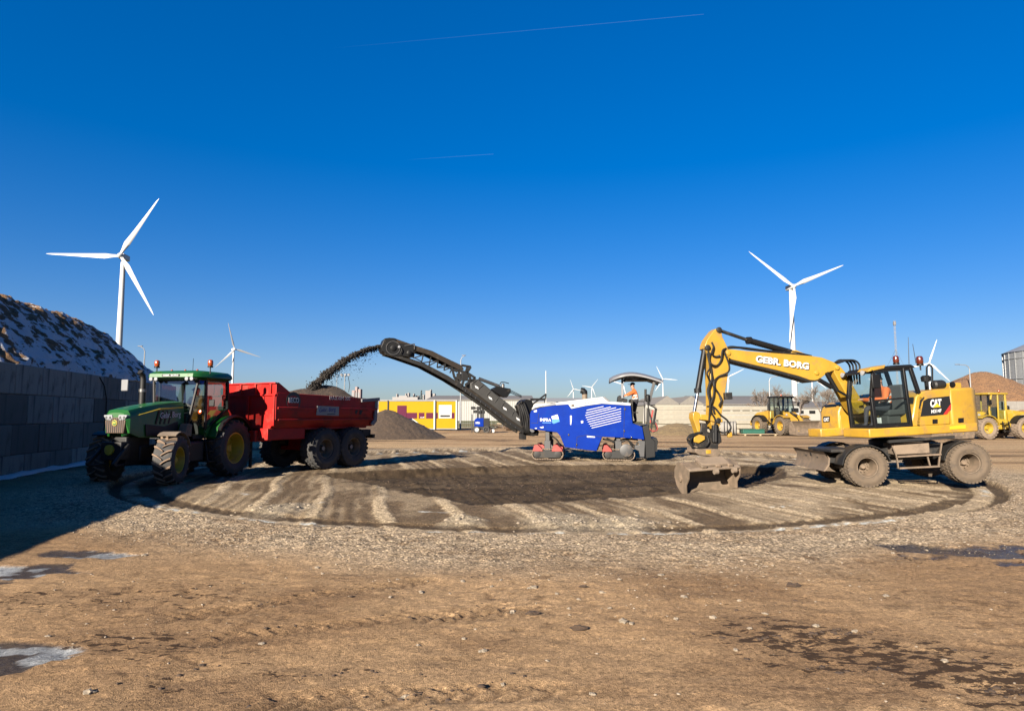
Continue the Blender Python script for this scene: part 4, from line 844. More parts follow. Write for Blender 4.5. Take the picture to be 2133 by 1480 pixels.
    for y in (yl-.045,yr+.045):
        posts.bar((xa,y,zf),(xa+.03,y,zf+.8),.09); posts.bar((xa+.03,y,zf+.8),(xa-.10,y,zr-.06),.09)
        xm=x7(1090,500,1.22)[0]; posts.bar((xm,y,zf),(xm+.06,y,zr-.05),.12,.07)
        posts.bar((xr+.22,y,zf),(xr+.05,y,zf+.75),.10); posts.bar((xr+.05,y,zf+.75),(xr+.25,y,zr-.05),.09)
        posts.bar((xa,y,zf+.05),(xr+.2,y,zf+.05),.07,.12); posts.bar((xa-.10,y,zr-.08),(xr+.2,y,zr-.08),.07,.10)
    for z,x in ((zf+.04,xa),(zr-.08,xa-.10)): posts.bar((x,yl-.05,z),(x,yr+.05,z),.08)
    posts.build('cab_frame',K,T,L=L,bevel=.012)
    z5=zf+.70; dm=MB().bar((xa+.02,yl-.02,z5),(xm,yl-.02,z5+.04),.05,.045); dm.build('door_rail',K,T,L=L)
    rf=[(xa-.02,zr-.09),(xa-.08,zr-.02),(xa-.6,zr+.02),(xr+.25,zr+.03),(xr+.1,zr-.06)]
    MB().prism(rf,yr-.02,yl+.02).build('cab_roof',K,T,bevel=.03,L=L)
    MB().prism([(xa+.12,zr-.12),(xa+.02,zr-.02),(xa-.42,zr+.045),(xa-.36,zr-.05)],yl-.42,yl+.03).build('roof_visor',Y,T,bevel=.015,L=L)
    MB().prism([(xa+.18,zr-.17),(xa+.14,zr-.11),(xa-.05,zr-.06),(xa-.05,zr-.12)],yr-.02,yl-.05).build('rain_visor',K,T,bevel=.01,L=L)
    for y in (yr+.08,yl-.12): MB().lathe([(.05,0),(.065,.05),(.065,.07),(.01,.075)],(xa+.12,y,zr-.14),'x',12).build('work_lamp',MAT['lamp'],T,L=L)
    MB().box(xr+.2,xa,yr+.03,yl-.03,zf-.02,zf+.03).build('cab_floor',K,T,L=L); MB().box(xr+.22,xr+.26,yr+.05,yl-.05,zf,zf+.75).build('cab_back',K,T,L=L)
    g1=MB().add([(xa+.01,yl-.06,zf+.06),(xa+.01,yr+.06,zf+.06),(xa+.03,yr+.06,zf+.8),(xa-.10,yr+.06,zr-.1),(xa-.10,yl-.06,zr-.1),(xa+.03,yl-.06,zf+.8)],[(0,1,2,5),(5,2,3,4)]); g1.build('windscreen',MAT['glass'],T,L=L,smooth=False)
    for y in (yl-.01,yr+.01):
        MB().add([(xa-.02,y,zf+.08),(xm+.06,y,zf+.08),(xm+.08,y,z5),(xa,y,z5)],[(0,1,2,3)]).build('door_pane',MAT['glassd'],T,L=L,smooth=False)
        MB().add([(xa,y,z5+.03),(xm+.08,y,z5+.05),(xm+.1,y,zr-.12),(xa-.12,y,zr-.12)],[(0,1,2,3)]).build('side_pane',MAT['glass'],T,L=L,smooth=False)
        MB().add([(xm-.04,y,zf+.45),(xr+.12,y,zf+.7),(xr+.3,y,zr-.12),(xm+.0,y,zr-.12)],[(0,1,2,3)]).build('rear_pane',MAT['glass'],T,L=L,smooth=False)
    st=MB().box(xm-.10,xm+.42,yr+.2,yl-.25,zf+.3,zf+.45).box(xm-.16,xm-.02,yr+.2,yl-.25,zf+.4,zf+1.1).box(xm-.0,xm+.4,yr+.28,yl-.33,zf+.02,zf+.3); st.build('seat',MAT['seat'],T,L=L,bevel=.04)
    MB().bar((xa-.35,.7,zf),(xa-.3,.7,zf+.65),.06).box(xa-.42,xa-.2,.55,.85,zf+.62,zf+.68).build('console',K,T,L=L)
    MB().box(xa-.25,xa-.22,yl-.30,yl-.12,zf+.12,zf+.26).build('label_plate',MAT['decal_w'],T,L=L)
    person('seated excavator driver in an orange hi-vis jacket behind the cab glass',M@L@Matrix.Translation((0,0,0)),seated(xm+.36,(yl+yr)/2+.05,zf+.42,lean=.10),HIVIS,MAT['cap'])
    # mirror, rails, beacons, antennae, exhaust
    mr=MB().box(xa-.10,xa+.14,yl+.12,yl+.18,zf+1.02,zf+1.38).build('mirror',K,T,bevel=.02,L=L); MB().tube([(xa,yl,zf+1.5),(xa+.02,yl+.14,zf+1.42),(xa+.02,yl+.15,zf+1.3)],.015,6).build('mirror_arm',K,mr)
    bz=zr+.05; xB,zB=x7(983,255,.7); beacon(T,(xB,.7,zB-.0),1.15,'amberd',L); xB,zB=x7(1196,250,.5); beacon(T,(xB,.5,zB-.05),1.3,'amberd',L); MB().tube([(xB,.5,zr-.1),(xB,.5,zB)],.02,6).build('beacon_stalk',K,T,L=L)
    for (a,b) in (((1090,8),(1097,250)),((1130,70),(1160,245))):
        P0,P1=U.uv(c7(*a),1,.5),U.uv(c7(*b),1,.5); MB().tube([P1,P0],[.011,.006],5).build('antenna',K,T,L=L)
    r0=q(1258,450,.9);r1=q(1256,280,.9);r2=q(1272,262,.9);r3=q(1295,264,.9);r4=q(1306,284,.9);r5=q(1308,445,.9)
    MB().tube([r0,r1,r2,r3,r4,r5],.022,8).build('grab_rail',K,T,L=L)
    a=q(1255,440,.6); MB().lathe([(.05,0),(.05,.22),(.12,.24),(.13,.36),(.08,.4),(.01,.4)],(a.x,.6,ztop-.02),'z',14).build('air_cleaner',K,T,L=L)
    a=q(1362,440,.3); MB().lathe([(.11,-.16),(.13,-.1),(.13,.14),(.09,.18)],(a.x,.3,ztop+.12),'x',14).build('muffler',MAT['dark'],T,L=L)
    a=q(1440,440,-.2); MB().box(a.x-.2,a.x+.2,-.6,.1,ztop-.02,ztop+.16).build('air_box',Y,T,bevel=.03,L=L)
    a=q(1490,437,.5); MB().lathe([(.02,-.03),(.08,-.02),(.09,.02),(.02,.03)],a,'x',12).tube([(a.x,a.y,ztop-.05),a],.015,5).build('rear_mirror',K,T,L=L)
    # boom
    bw=.21
    b_=[(1512,731),(1517,727),(1528,727.5),(1560,731),(1640,737),(1690,741),(1712,744),(1737,754),(1748,761),(1750,766),(1744,770),(1732,773),(1721,778),(1713,785),(1706,790),(1697,792),(1687,791),(1665,783),(1620,771),(1560,757),(1524,748),(1514,741)]
    MB().prism([U.xz(p_,bw) for p_ in b_],-bw,bw).build('boom',Y,T,bevel=.012,L=L)
    q8=lambda x,y,dy=0.: U.uv(c8(x,y),1,bw+.006+dy)
    textq('GEBR. BORG','lettering_shadow',MAT['decal_k'],T,q8(56,280),q8(468,340),q8(60,223),bold=.07,ext=.003,L=L)
    textq('GEBR. BORG','lettering',MAT['decal_w'],T,q8(52,275,.004),q8(463,334,.004),q8(56,221,.004),bold=.04,ext=.003,L=L)
    us=[(1524,748),(1560,757),(1620,771),(1665,783),(1687,791),(1697,792),(1706,790),(1706,793),(1690,796),(1664,788),(1620,776),(1560,761.5),(1522,751.5)]
    MB().prism([U.xz(p_,bw) for p_ in us],-bw+.02,bw-.006).build('boom_underside',MAT['dark'],T,L=L)
    lb=[(1737,760),(1750,762),(1762,776),(1800,842),(1802,858),(1790,862),(1778,848),(1738,776)]
    MB().prism([U.xz(p_,.2) for p_ in lb],-.24,.2).build('lower_boom',Y,T,bevel=.015,L=L)
    P=lambda u,v,y=.0: U.uv((u,v),1,y)
    def pin(u,v,y,r=.07,m='dark'): c_=P(u,v,y); MB().lathe([(r,-.03),(r,.02),(r*.6,.03),(.01,.03)],c_,'y',14).build('pin',MAT[m],T,L=L)
    for u,v in ((1517,735),(1701,776),(1744,765)): pin(u,v,bw+.01,.065,'cat')
    for y in (-.3,.3):
        MB().tube([P(1722,776,y),P(1744,814,y)],.055,10).build('boom_cylinder',K,T,L=L); MB().tube([P(1706,791,y),P(1732,806,y)],.06,10).tube([P(1732,806,y),P(1768,826,y)],.035,8).build('adjust_cylinder',K,T,L=L)
    # stick cylinder on top
    A,B,C_=P(1499,688),P(1560,709),P(1652,735)
    cy=MB().tube([B,C_],.085,12).lathe([(.10,-.06),(.10,.06)],B,'x',12); cy.build('stick_cylinder',K,T,L=L); MB().tube([A,B],.045,10).build('piston_rod',MAT['dark'],T,L=L)
    MB().hose([P(1556,706,.06),P(1570,709,.07),P(1640,729,.08),P(1690,741,.1)],.025,6).build('hose',MAT['rubber'],T,L=L)
    MB().prism([U.xz(p_,.1) for p_ in ((1646,741),(1650,729),(1660,729),(1672,734),(1700,743),(1690,745))],-.1,.1).build('cylinder_bracket',Y,T,bevel=.015,L=L)
    for k in range(4):
        yy=-.15+.1*k; MB().hose([P(1738+k*2,756,yy),P(1748+k*6,750,yy),P(1760+k*7,751,yy),P(1769+k*7,760,yy),P(1772+k*6,778,yy),P(1776+k*5,800,yy)],.026,7).build('hose',MAT['rubber'],T,L=L)
    MB().hose([P(1508,730,.1),P(1520,724,.12),P(1545,724,.12),P(1600,731,.12),P(1680,740,.12)],.035,7).hose([P(1508,732,-.05),P(1522,722,-.05),P(1560,727,-.05),P(1640,736,-.05)],.03,7).build('hose',MAT['rubber'],T,L=L)
    # stick
    s_=[(352,262),(356,232),(372,190),(400,150),(430,112),(455,94),(482,97),(494,130),(500,165),(520,205),(540,245),(550,290),(556,330),(552,450),(534,560),(516,660),(500,770),(490,830),(486,870),(470,930),(448,940),(420,930),(402,870),(408,760),(404,600),(396,440),(384,330),(366,270)]
    MB().prism([U.xz(c6(*p_),.16) for p_ in s_],-.16,.16).build('stick',Y,T,bevel=.012,L=L)
    for x,y in ((470,108),(375,255),(545,300),(462,862)): c_=U.uv(c6(x,y),1,.17); MB().lathe([(.075,-.02),(.075,.03),(.04,.045),(.01,.045)],c_,'y',14).build('pin',MAT['dark'],T,L=L)
    S=lambda x,y,yy=.0: U.uv(c6(x,y),1,yy)
    MB().tube([S(352,262),S(296,600)],.075,12).lathe([(.095,-.06),(.095,.06)],S(294,612),'z',12).build('bucket_cylinder',K,T,L=L); MB().tube([S(294,620),S(264,795)],.042,10).build('piston_rod',MAT['chrome'],T,L=L)
    def linkbar(pts,name,m,w_=.11,y0=-.2,y1=.2): MB().prism([U.xz(c6(*p_),0) for p_ in pts],y0,y1).build(name,MAT[m],T,bevel=.012,L=L)
    linkbar([(238,800),(262,786),(292,800),(300,830),(288,860),(300,930),(306,985),(290,1010),(262,1010),(278,960),(250,880),(236,840)],'link','cat',y0=-.13,y1=.13)
    linkbar([(288,812),(330,812),(470,850),(474,874),(440,880),(330,858),(292,856)],'link','cat',y0=-.2,y1=-.12); linkbar([(288,812),(330,812),(470,850),(474,874),(440,880),(330,858),(292,856)],'link','cat',y0=.12,y1=.2)
    for pts in (([(410,210),(425,250),(410,300),(440,330),(480,320)]),([(400,300),(390,360),(420,400),(460,400),(490,350),(500,280),(530,262)]),([(372,300),(395,420),(370,470),(392,540),(375,620),(395,720),(388,860)]),([(380,280),(412,500),(385,600),(410,720),(430,800)]),([(510,280),(555,400),(545,460),(470,495),(435,530),(432,580),(470,640),(485,690)]),([(370,745),(430,750),(490,820),(540,860),(570,920),(540,955),(490,960),(450,930)]),([(440,600),(490,680),(470,740)]),([(400,400),(430,620),(395,760),(440,860),(420,960)])):
        ps=[S(x,y,.20+.03*((i*7)%3)) for i,(x,y) in enumerate(pts)]; MB().hose(ps,.024,7).build('hose',MAT['rubber'],T,L=L)
    MB().box(*sorted((S(430,0).x,S(488,0).x)),.16,.28,S(0,712).z,S(0,655).z).build('valve_block',MAT['dark'],T,L=L,bevel=.01)
    # tiltrotator head
    a=S(360,1010); 
    MB().prism([U.xz(c6(*p_),0) for p_ in ((300,880),(350,885),(352,960),(420,960),(400,900),(440,890),(462,980),(470,1040),(440,1060),(440,1100),(300,1100),(250,1080),(244,1010),(290,960))],-.17,.17).build('tilt_body',MAT['dark'],T,L=L,bevel=.02)
    MB().prism([U.xz(c6(*p_),.2) for p_ in ((262,985),(300,975),(350,990),(352,1020),(300,1050),(262,1040))],.17,.22).build('tilt_plate',Y,T,L=L,bevel=.01)
    c_=S(345,1120); MB().lathe([(.24,-.07),(.27,-.04),(.27,.05),(.22,.08)],c_,'z',24).build('rotator_ring',Y,T,L=L,sharp=25)
    MB().prism([U.xz(c6(*p_),0) for p_ in ((240,1070),(290,1090),(440,1095),(446,1140),(410,1165),(270,1145),(238,1125))],-.26,.26).build('rotator_housing',MAT['worn'],T,L=L,bevel=.02)
    for k in range(5):
        ps=[S(300+8*k,960,.18),S(225-4*k,985+6*k,.22+.02*k),S(212+4*k,1035,.24),S(260,1085,.24),S(340,1080+2*k,.26),S(385,1040,.25),S(370,985,.22)]; MB().hose(ps,.02,6).build('hose',MAT['rubber'],T,L=L)
    for x in (445,462): MB().tube([S(x-20,900,.2),S(x-20,1040,.2)],.05,8).build('tilt_cylinder',K,T,L=L)
    MB().box(*sorted((S(442,0).x,S(476,0).x)),.1,.2,S(0,1032).z,S(0,985).z).build('yellow_cap',Y,T,L=L,bevel=.02)
    # wide ditching bucket, turned square to the boom, open side to the camera
    cx=S(338,1305).x; w2=.72; zT=S(330,1178).z; zB_=S(330,1418).z; h=zT-zB_
    BL=L@Matrix.Translation((cx,.0,zB_))@Matrix.Rotation(R(4),4,'Z')@Matrix.Rotation(R(-27),4,'X')
    outp=[(.42,.0),(.10,.0),(-.12,.06),(-.28,.20),(-.34,.38),(-.28,h*.84),(-.12,h*.97),(.10,h),(.30,h*.97)]; inn=[(.30,h*.93),(.10,h-.03),(-.11,h*.97-.03),(-.25,h*.82),(-.31,.37),(-.25,.215),(-.105,.085),(.10,.025),(.42,.012)]
    MB().prismx(outp+inn,-w2,w2).build('bucket',MAT['worn'],T,L=BL)
    endp=[(.42,-.004),(.10,-.006),(-.12,.055),(-.29,.20),(-.35,.38),(-.29,h*.85),(-.12,h*.98),(.10,h+.01),(.30,h*.98),(.36,h*.70),(.30,h*.4)]
    for x in (-w2,w2):
        MB().prismx(endp,x-.02,x+.02).build('side_plate',MAT['worn'],T,L=BL,bevel=.004)
    MB().lathe([(.09,-.03),(.09,.03),(.05,.04),(.01,.04)],(w2+.02,.02,h*.45),'x',14).build('side_boss',MAT['worn'],T,L=BL)
    MB().box(-w2,w2,.20,.32,h*.93,h*1.01).build('top_beam',MAT['mud'],T,L=BL,bevel=.02)
    for x in (-.45,-.1,.3): MB().prism([(x-.07,h*.9),(x-.08,h*1.1),(x+.08,h*1.12),(x+.07,h*.9)],-.02,.30).build('hanger',MAT['worn'],T,L=BL,bevel=.02)
    for x in (-.52,.0): MB().lathe([(.075,-.05),(.075,.05)],(x,.36,h*.93),'x',12).build('lug',MAT['mud'],T,L=BL)
    MB().box(-.45,.35,-.14,.24,h*1.0,h*1.13).build('coupler',MAT['mud'],T,L=BL,bevel=.03)
    return T
excavator()
# ------------------------------------------------------------ tractor
def tractor():
    G=-.08; M=pose((-9.53,20.81,G),(-.19,-.98)); T=thing('farm_tractor','green farm tractor with yellow rims parked beside the block wall','tractor',M); F=Frame(M); g=MAT['green']; K=MAT['black']
    # x forward from the rear axle, y left (towards the camera side), z up
    for s in (1,-1): wheel(T,(-.10,s*.84,.86),.86,.56,.47,MAT['tyre'],MAT['dyel'],out=s,lug='ag',nl=20,lh=.055,dish=.9,bolts=10,treadm=MAT['tyre'])
    for s in (1,-1): wheel(T,(2.47,.87 if s>0 else -1.13,.66),.66,.50,.35,MAT['tyre'],MAT['dyel'],out=s,lug='ag',nl=18,lh=.05,steer=R(15),dish=.5,bolts=8,treadm=MAT['tread'])
    # front fenders
    for s in (1,-1):
        rings=[]
        for k in range(8):
            a=R(62+13*k); q=.73; c=Vector((2.47,.87 if s>0 else -1.13,.66)); Rt=Matrix.Rotation(R(15),3,'Z')
            rings.append([c+Rt@Vector((math.cos(a)*(q+dr),yy,math.sin(a)*(q+dr))) for dr,yy in ((0,-.24),(0,.24),(.03,.24),(.03,-.24))])
        MB().loft(rings).build('front_fender',MAT['mud'] if s>0 else K,T)
    MB().box(-.3,2.9,-.26,.26,.62,1.05).box(2.3,2.64,-.75,.75,.52,.74).box(-.28,.1,-.7,.7,.7,1.0).box(2.5,3.35,-.22,.22,.55,1.3).build('chassis',MAT['dark'],T,bevel=.03)
    # hood: lofted cross sections
    rings=[]
    for x,zb,zt,w,wt in ((3.50,1.66,1.92,.30,.22),(3.42,1.40,2.00,.36,.28),(3.1,1.28,2.07,.385,.30),(2.5,1.25,2.16,.40,.31),(1.9,1.25,2.225,.42,.32),(1.45,1.25,2.25,.43,.33)):
        rings.append([(x,-w,zb),(x,-w,zt-.22),(x,-w*.96,zt-.12),(x,-wt,zt-.02),(x,-wt*.4,zt+.005),(x,wt*.4,zt+.005),(x,wt,zt-.02),(x,w*.96,zt-.12),(x,w,zt-.22),(x,w,zb)])
    MB().loft(rings).build('hood',g,T,sharp=30)
    for s in (1,-1):
        for k in range(4): MB().bar((2.55-.16*k,s*.408,1.62),(2.44-.16*k,s*.412,1.98),.02,.05).build('vent_slot',K,T)
        MB().prism([(2.9,1.30),(2.95,1.62),(2.2,1.55),(1.6,1.72),(1.5,1.5),(1.55,1.28)],s*.405,s*.425).build('side_screen',MAT['dark'],T,bevel=.01)
        MB().prism([(3.2,1.865),(2.4,2.0),(1.5,2.06),(1.5,2.10),(2.4,2.04)],s*.392,s*.432).build('yellow_stripe',MAT['decal_y'],T)
    # grille, headlights, badge
    MB().prismx([(-.26,1.40),(-.30,1.72),(-.15,1.80),(.15,1.80),(.30,1.72),(.26,1.40)],3.36,3.52).build('grille',MAT['grill'],T,bevel=.01)
    for k in range(9): y=-.24+.06*k; MB().box(3.515,3.53,y-.008,y+.008,1.42,1.78).build('grille_bar',MAT['dark'],T)
    for s in (1,-1):
        h=MB().prismx([(s*.08,1.80),(s*.12,1.72),(s*.27,1.74),(s*.345,1.84),(s*.33,1.865),(s*.1,1.87)],3.30,3.525).build('headlight',MAT['lamp'],T,bevel=.01)
        for y in (.15,.26): MB().lathe([(.035,0),(.03,.012),(.01,.012)],(3.522,s*y,1.80),'x',10).build('bulb',MAT['grey'],h)
    MB().lathe([(.075,0),(.075,.012),(.01,.014)],(3.528,0,1.66),'x',20).build('badge',MAT['decal_y'],T); 
    MB().lathe([(.064,0),(.064,.004),(.01,.004)],(3.541,0,1.66),'x',20).build('badge_disc',g,T)
    MB().prismx([(-.045,1.66),(-.02,1.685),(.02,1.672),(.045,1.69),(.04,1.66),(.02,1.652),(.03,1.63),(.01,1.65),(-.02,1.648),(-.04,1.635)],3.5455,3.550).build('badge_mark',MAT['decal_y'],T)
    # front linkage and weight bracket
    fl=MB().box(3.3,3.62,-.3,.3,.72,1.18)
    for s in (1,-1): fl.bar((3.4,s*.34,1.1),(3.95,s*.38,.62),.07,.10); fl.bar((3.45,s*.25,.6),(3.9,s*.38,.6),.06)
    fl.build('front_linkage',MAT['dark'],T,bevel=.02); MB().lathe([(.13,0),(.13,.05),(.08,.06)],(3.62,-.02,.98),'x',16).build('pulley',MAT['dyel'],T)
    for s in (1,-1): MB().bar((3.35,s*.28,1.40),(3.50,s*.2,1.34),.05).build('green_clip',g,T)
    # exhaust
    mb=MB().tube([(2.12,-.40,1.95),(2.12,-.40,2.50)],.085,12).tube([(2.12,-.40,2.48),(2.12,-.40,2.85),(2.14,-.40,2.96),(2.26,-.40,3.06)],[.075,.075,.075,.07],12); mb.build('exhaust_stack',MAT['dark'],T)
    MB().lathe([(.10,0),(.10,.08)],(2.12,-.40,2.50),'z',12).build('exhaust_clamp',MAT['steel'],T)
    mir=MB().box(1.72,1.76,-1.42,-1.2,2.55,2.88).build('mirror',MAT['lgrey'],T,bevel=.02); MB().tube([(1.4,-.8,2.75),(1.6,-1.1,2.85),(1.74,-1.28,2.8)],.018,6).build('mirror_arm',K,mir)
    mir=MB().box(1.3,1.34,1.12,1.3,2.1,2.3).build('mirror',K,T,bevel=.02)
    # cab
    y=.76; A0,A1=(1.42,1.62),(1.28,2.88); B0,B1=(.95,1.45),(.98,2.92); C0,C1=(-.12,2.05),(-.04,2.88)
    fr=MB()
    for s in (1,-1):
        fr.bar((A0[0],s*y*.72,A0[1]),(A1[0],s*y*.96,A1[1]),.06); fr.bar((B0[0],s*y,B0[1]),(B1[0],s*y,B1[1]),.06,.09); fr.bar((C0[0],s*y,C0[1]),(C1[0],s*y,C1[1]),.09)
        fr.bar((A1[0],s*y*.96,A1[1]),(C1[0],s*y,C1[1]),.06); fr.bar((B0[0],s*y,B0[1]),(C0[0],s*y,C0[1]-.0),.06)
    for z,x in ((2.88,1.28),(2.88,-.04),(2.05,-.12)): fr.bar((x,-y,z),(x,y,z),.07)
    fr.build('cab_frame',K,T,bevel=.01)
    rf=[]
    for z,x0,x1,w_ in ((2.88,-.16,1.40,.80),(2.95,-.24,1.52,.88),(3.05,-.22,1.50,.88),(3.13,-.12,1.36,.80),(3.16,.1,1.1,.6)):
        rf.append([(x0,-w_*.85,z),(x0+.12,-w_,z),(x1-.18,-w_,z),(x1,-w_*.8,z),(x1,w_*.8,z),(x1-.18,w_,z),(x0+.12,w_,z),(x0,w_*.85,z)])
    MB().loft(rf).build('cab_roof',g,T,sharp=45)
    MB().box(1.515,1.53,-.28,.28,2.965,3.03).build('roof_sign',K,T); textq('GEBR. BORG','lettering',MAT['decal_w'],T,(1.532,-.25,2.975),(1.532,.25,2.975),(1.532,-.25,3.02))
    for yy in (-.66,-.5,.5,.66): MB().lathe([(.05,0),(.06,.03),(.055,.05),(.01,.055)],(1.46,yy,2.90),'x',12).build('work_lamp',MAT['lamp'],T)
    for x0,y0,s in ((1.1,-.80,1.1),(.95,.86,1.1)): beacon(T,(x0,y0,3.25),s,'amber'); MB().tube([(x0,y0,3.0),(x0,y0,3.26)],.018,6).build('beacon_stalk',K,T)
    for yy in (-.45,0,.4): MB().lathe([(.03,0),(.035,.03),(.02,.06),(.01,.06)],(.9,yy,3.15),'z',10).build('roof_sensor',MAT['redp'],T)
    MB().tube([(.7,.1,3.15),(.72,.12,3.55)],.008,4).build('antenna',K,T)
    gl=lambda nm,v,m='glasst': MB().add(v,[tuple(range(len(v)))]).build(nm,MAT[m],T,smooth=False)
    gl('windscreen',[(1.42,.52,1.66),(1.42,-.52,1.66),(1.28,-.70,2.86),(1.28,.70,2.86)])
    for s in (1,-1):
        gl('door_pane',[(1.38,s*.575,1.66),(.97,s*.765,1.5),(1.0,s*.765,2.88),(1.27,s*.735,2.86)]); gl('side_pane',[(.90,s*.765,1.6),(-.06,s*.765,2.1),(-.0,s*.765,2.86),(.93,s*.765,2.88)])
    gl('rear_pane',[(-.1,.7,2.1),(-.1,-.7,2.1),(-.04,-.7,2.84),(-.04,.7,2.84)])
    MB().box(-.1,1.4,-.7,.7,1.18,1.28).build('cab_floor',K,T); MB().box(.02,.55,-.28,.28,1.62,1.78).box(-.06,.08,-.28,.28,1.72,2.45).build('seat',MAT['seat'],T,bevel=.04)
    MB().box(-.12,.0,-.68,.68,1.28,2.12).build('cab_back',K,T); MB().box(-.05,1.2,-.68,.68,2.80,2.87).build('headliner',K,T); MB().box(1.05,1.4,-.3,.3,1.28,1.85).build('dashboard',K,T,bevel=.03)  # black back box and headliner are added to darken the cab interior
    sw=MB(); 
    for k in range(16):
        a,b=2*pi*k/16,2*pi*(k+1)/16; f=lambda a:Vector((.86+.14*math.sin(a)*.5,.19*math.cos(a),2.02+.16*math.sin(a))); sw.bar(f(a),f(b),.025)
    sw.bar((1.1,0,1.8),(.86,0,2.02),.03); sw.build('steering_wheel',K,T)
    person('tractor driver in dark clothes seated behind the windscreen',M,seated(.25,0,1.78,lean=.08),DARKW,MAT['cap'])
    # rear fenders
    for s in (1,-1):
        rings=[]
        for k in range(10):
            a=R(20+15*k); q=.93; rings.append([(-.10+q*math.cos(a)+dx,s*yy,.86+q*math.sin(a)+dz) for yy,dx,dz in ((.5,0,0),(1.0,0,0),(1.0,.02,.05),(.5,.02,.06))])
        MB().loft(rings).build('rear_fender',g,T); MB().loft([[(p[0],s*(abs(p[1])*.24+.86),p[2]+.012) for p in r] for r in rings[1:]]).build('fender_extension',K,T)
        MB().prism([(.9,1.2),(.93,1.5),(.4,2.0),(-.15,2.05),(-.3,1.85),(.3,1.7),(.72,1.2)],s*.5,s*.74).build('fender_panel',g,T,bevel=.03)
    MB().prism([(.88,1.28),(.98,1.36),(.84,1.62),(.76,1.5)],.755,.79).build('green_flash',g,T)
    # fuel tank, steps
    MB().box(1.02,1.9,.32,.82,.52,1.12).build('fuel_tank',K,T,bevel=.06); MB().prism([(1.45,1.25),(1.75,1.3),(1.62,1.62),(1.42,1.6)],.45,.7).build('filler_box',MAT['mud'],T,bevel=.02)
    st=MB()
    for z in (.50,.80,1.08): st.box(.50,.98,.62,.95,z,z+.03)
    for x in (.50,.98): st.bar((x,.92,.48),(x,.78,1.25),.03,.03)
    st.build('steps',MAT['dark'],T)
    MB().lathe([(.05,0),(.06,.04),(.01,.06)],(1.30,.85,1.95),'x',12).build('indicator',MAT['amber'],T)
    MB().box(-.72,-.2,-.3,.3,.45,1.1).build('rear_linkage',MAT['dark'],T,bevel=.03)
    # lettering on the hood side
    e=.436; q=lambda x,z:(x,e,z); textq('Gebr. Borg','lettering',MAT['decal_w'],T,q(2.42,1.72),q(1.60,1.76),q(2.42,1.93),bold=.01)
    return T
tractor()

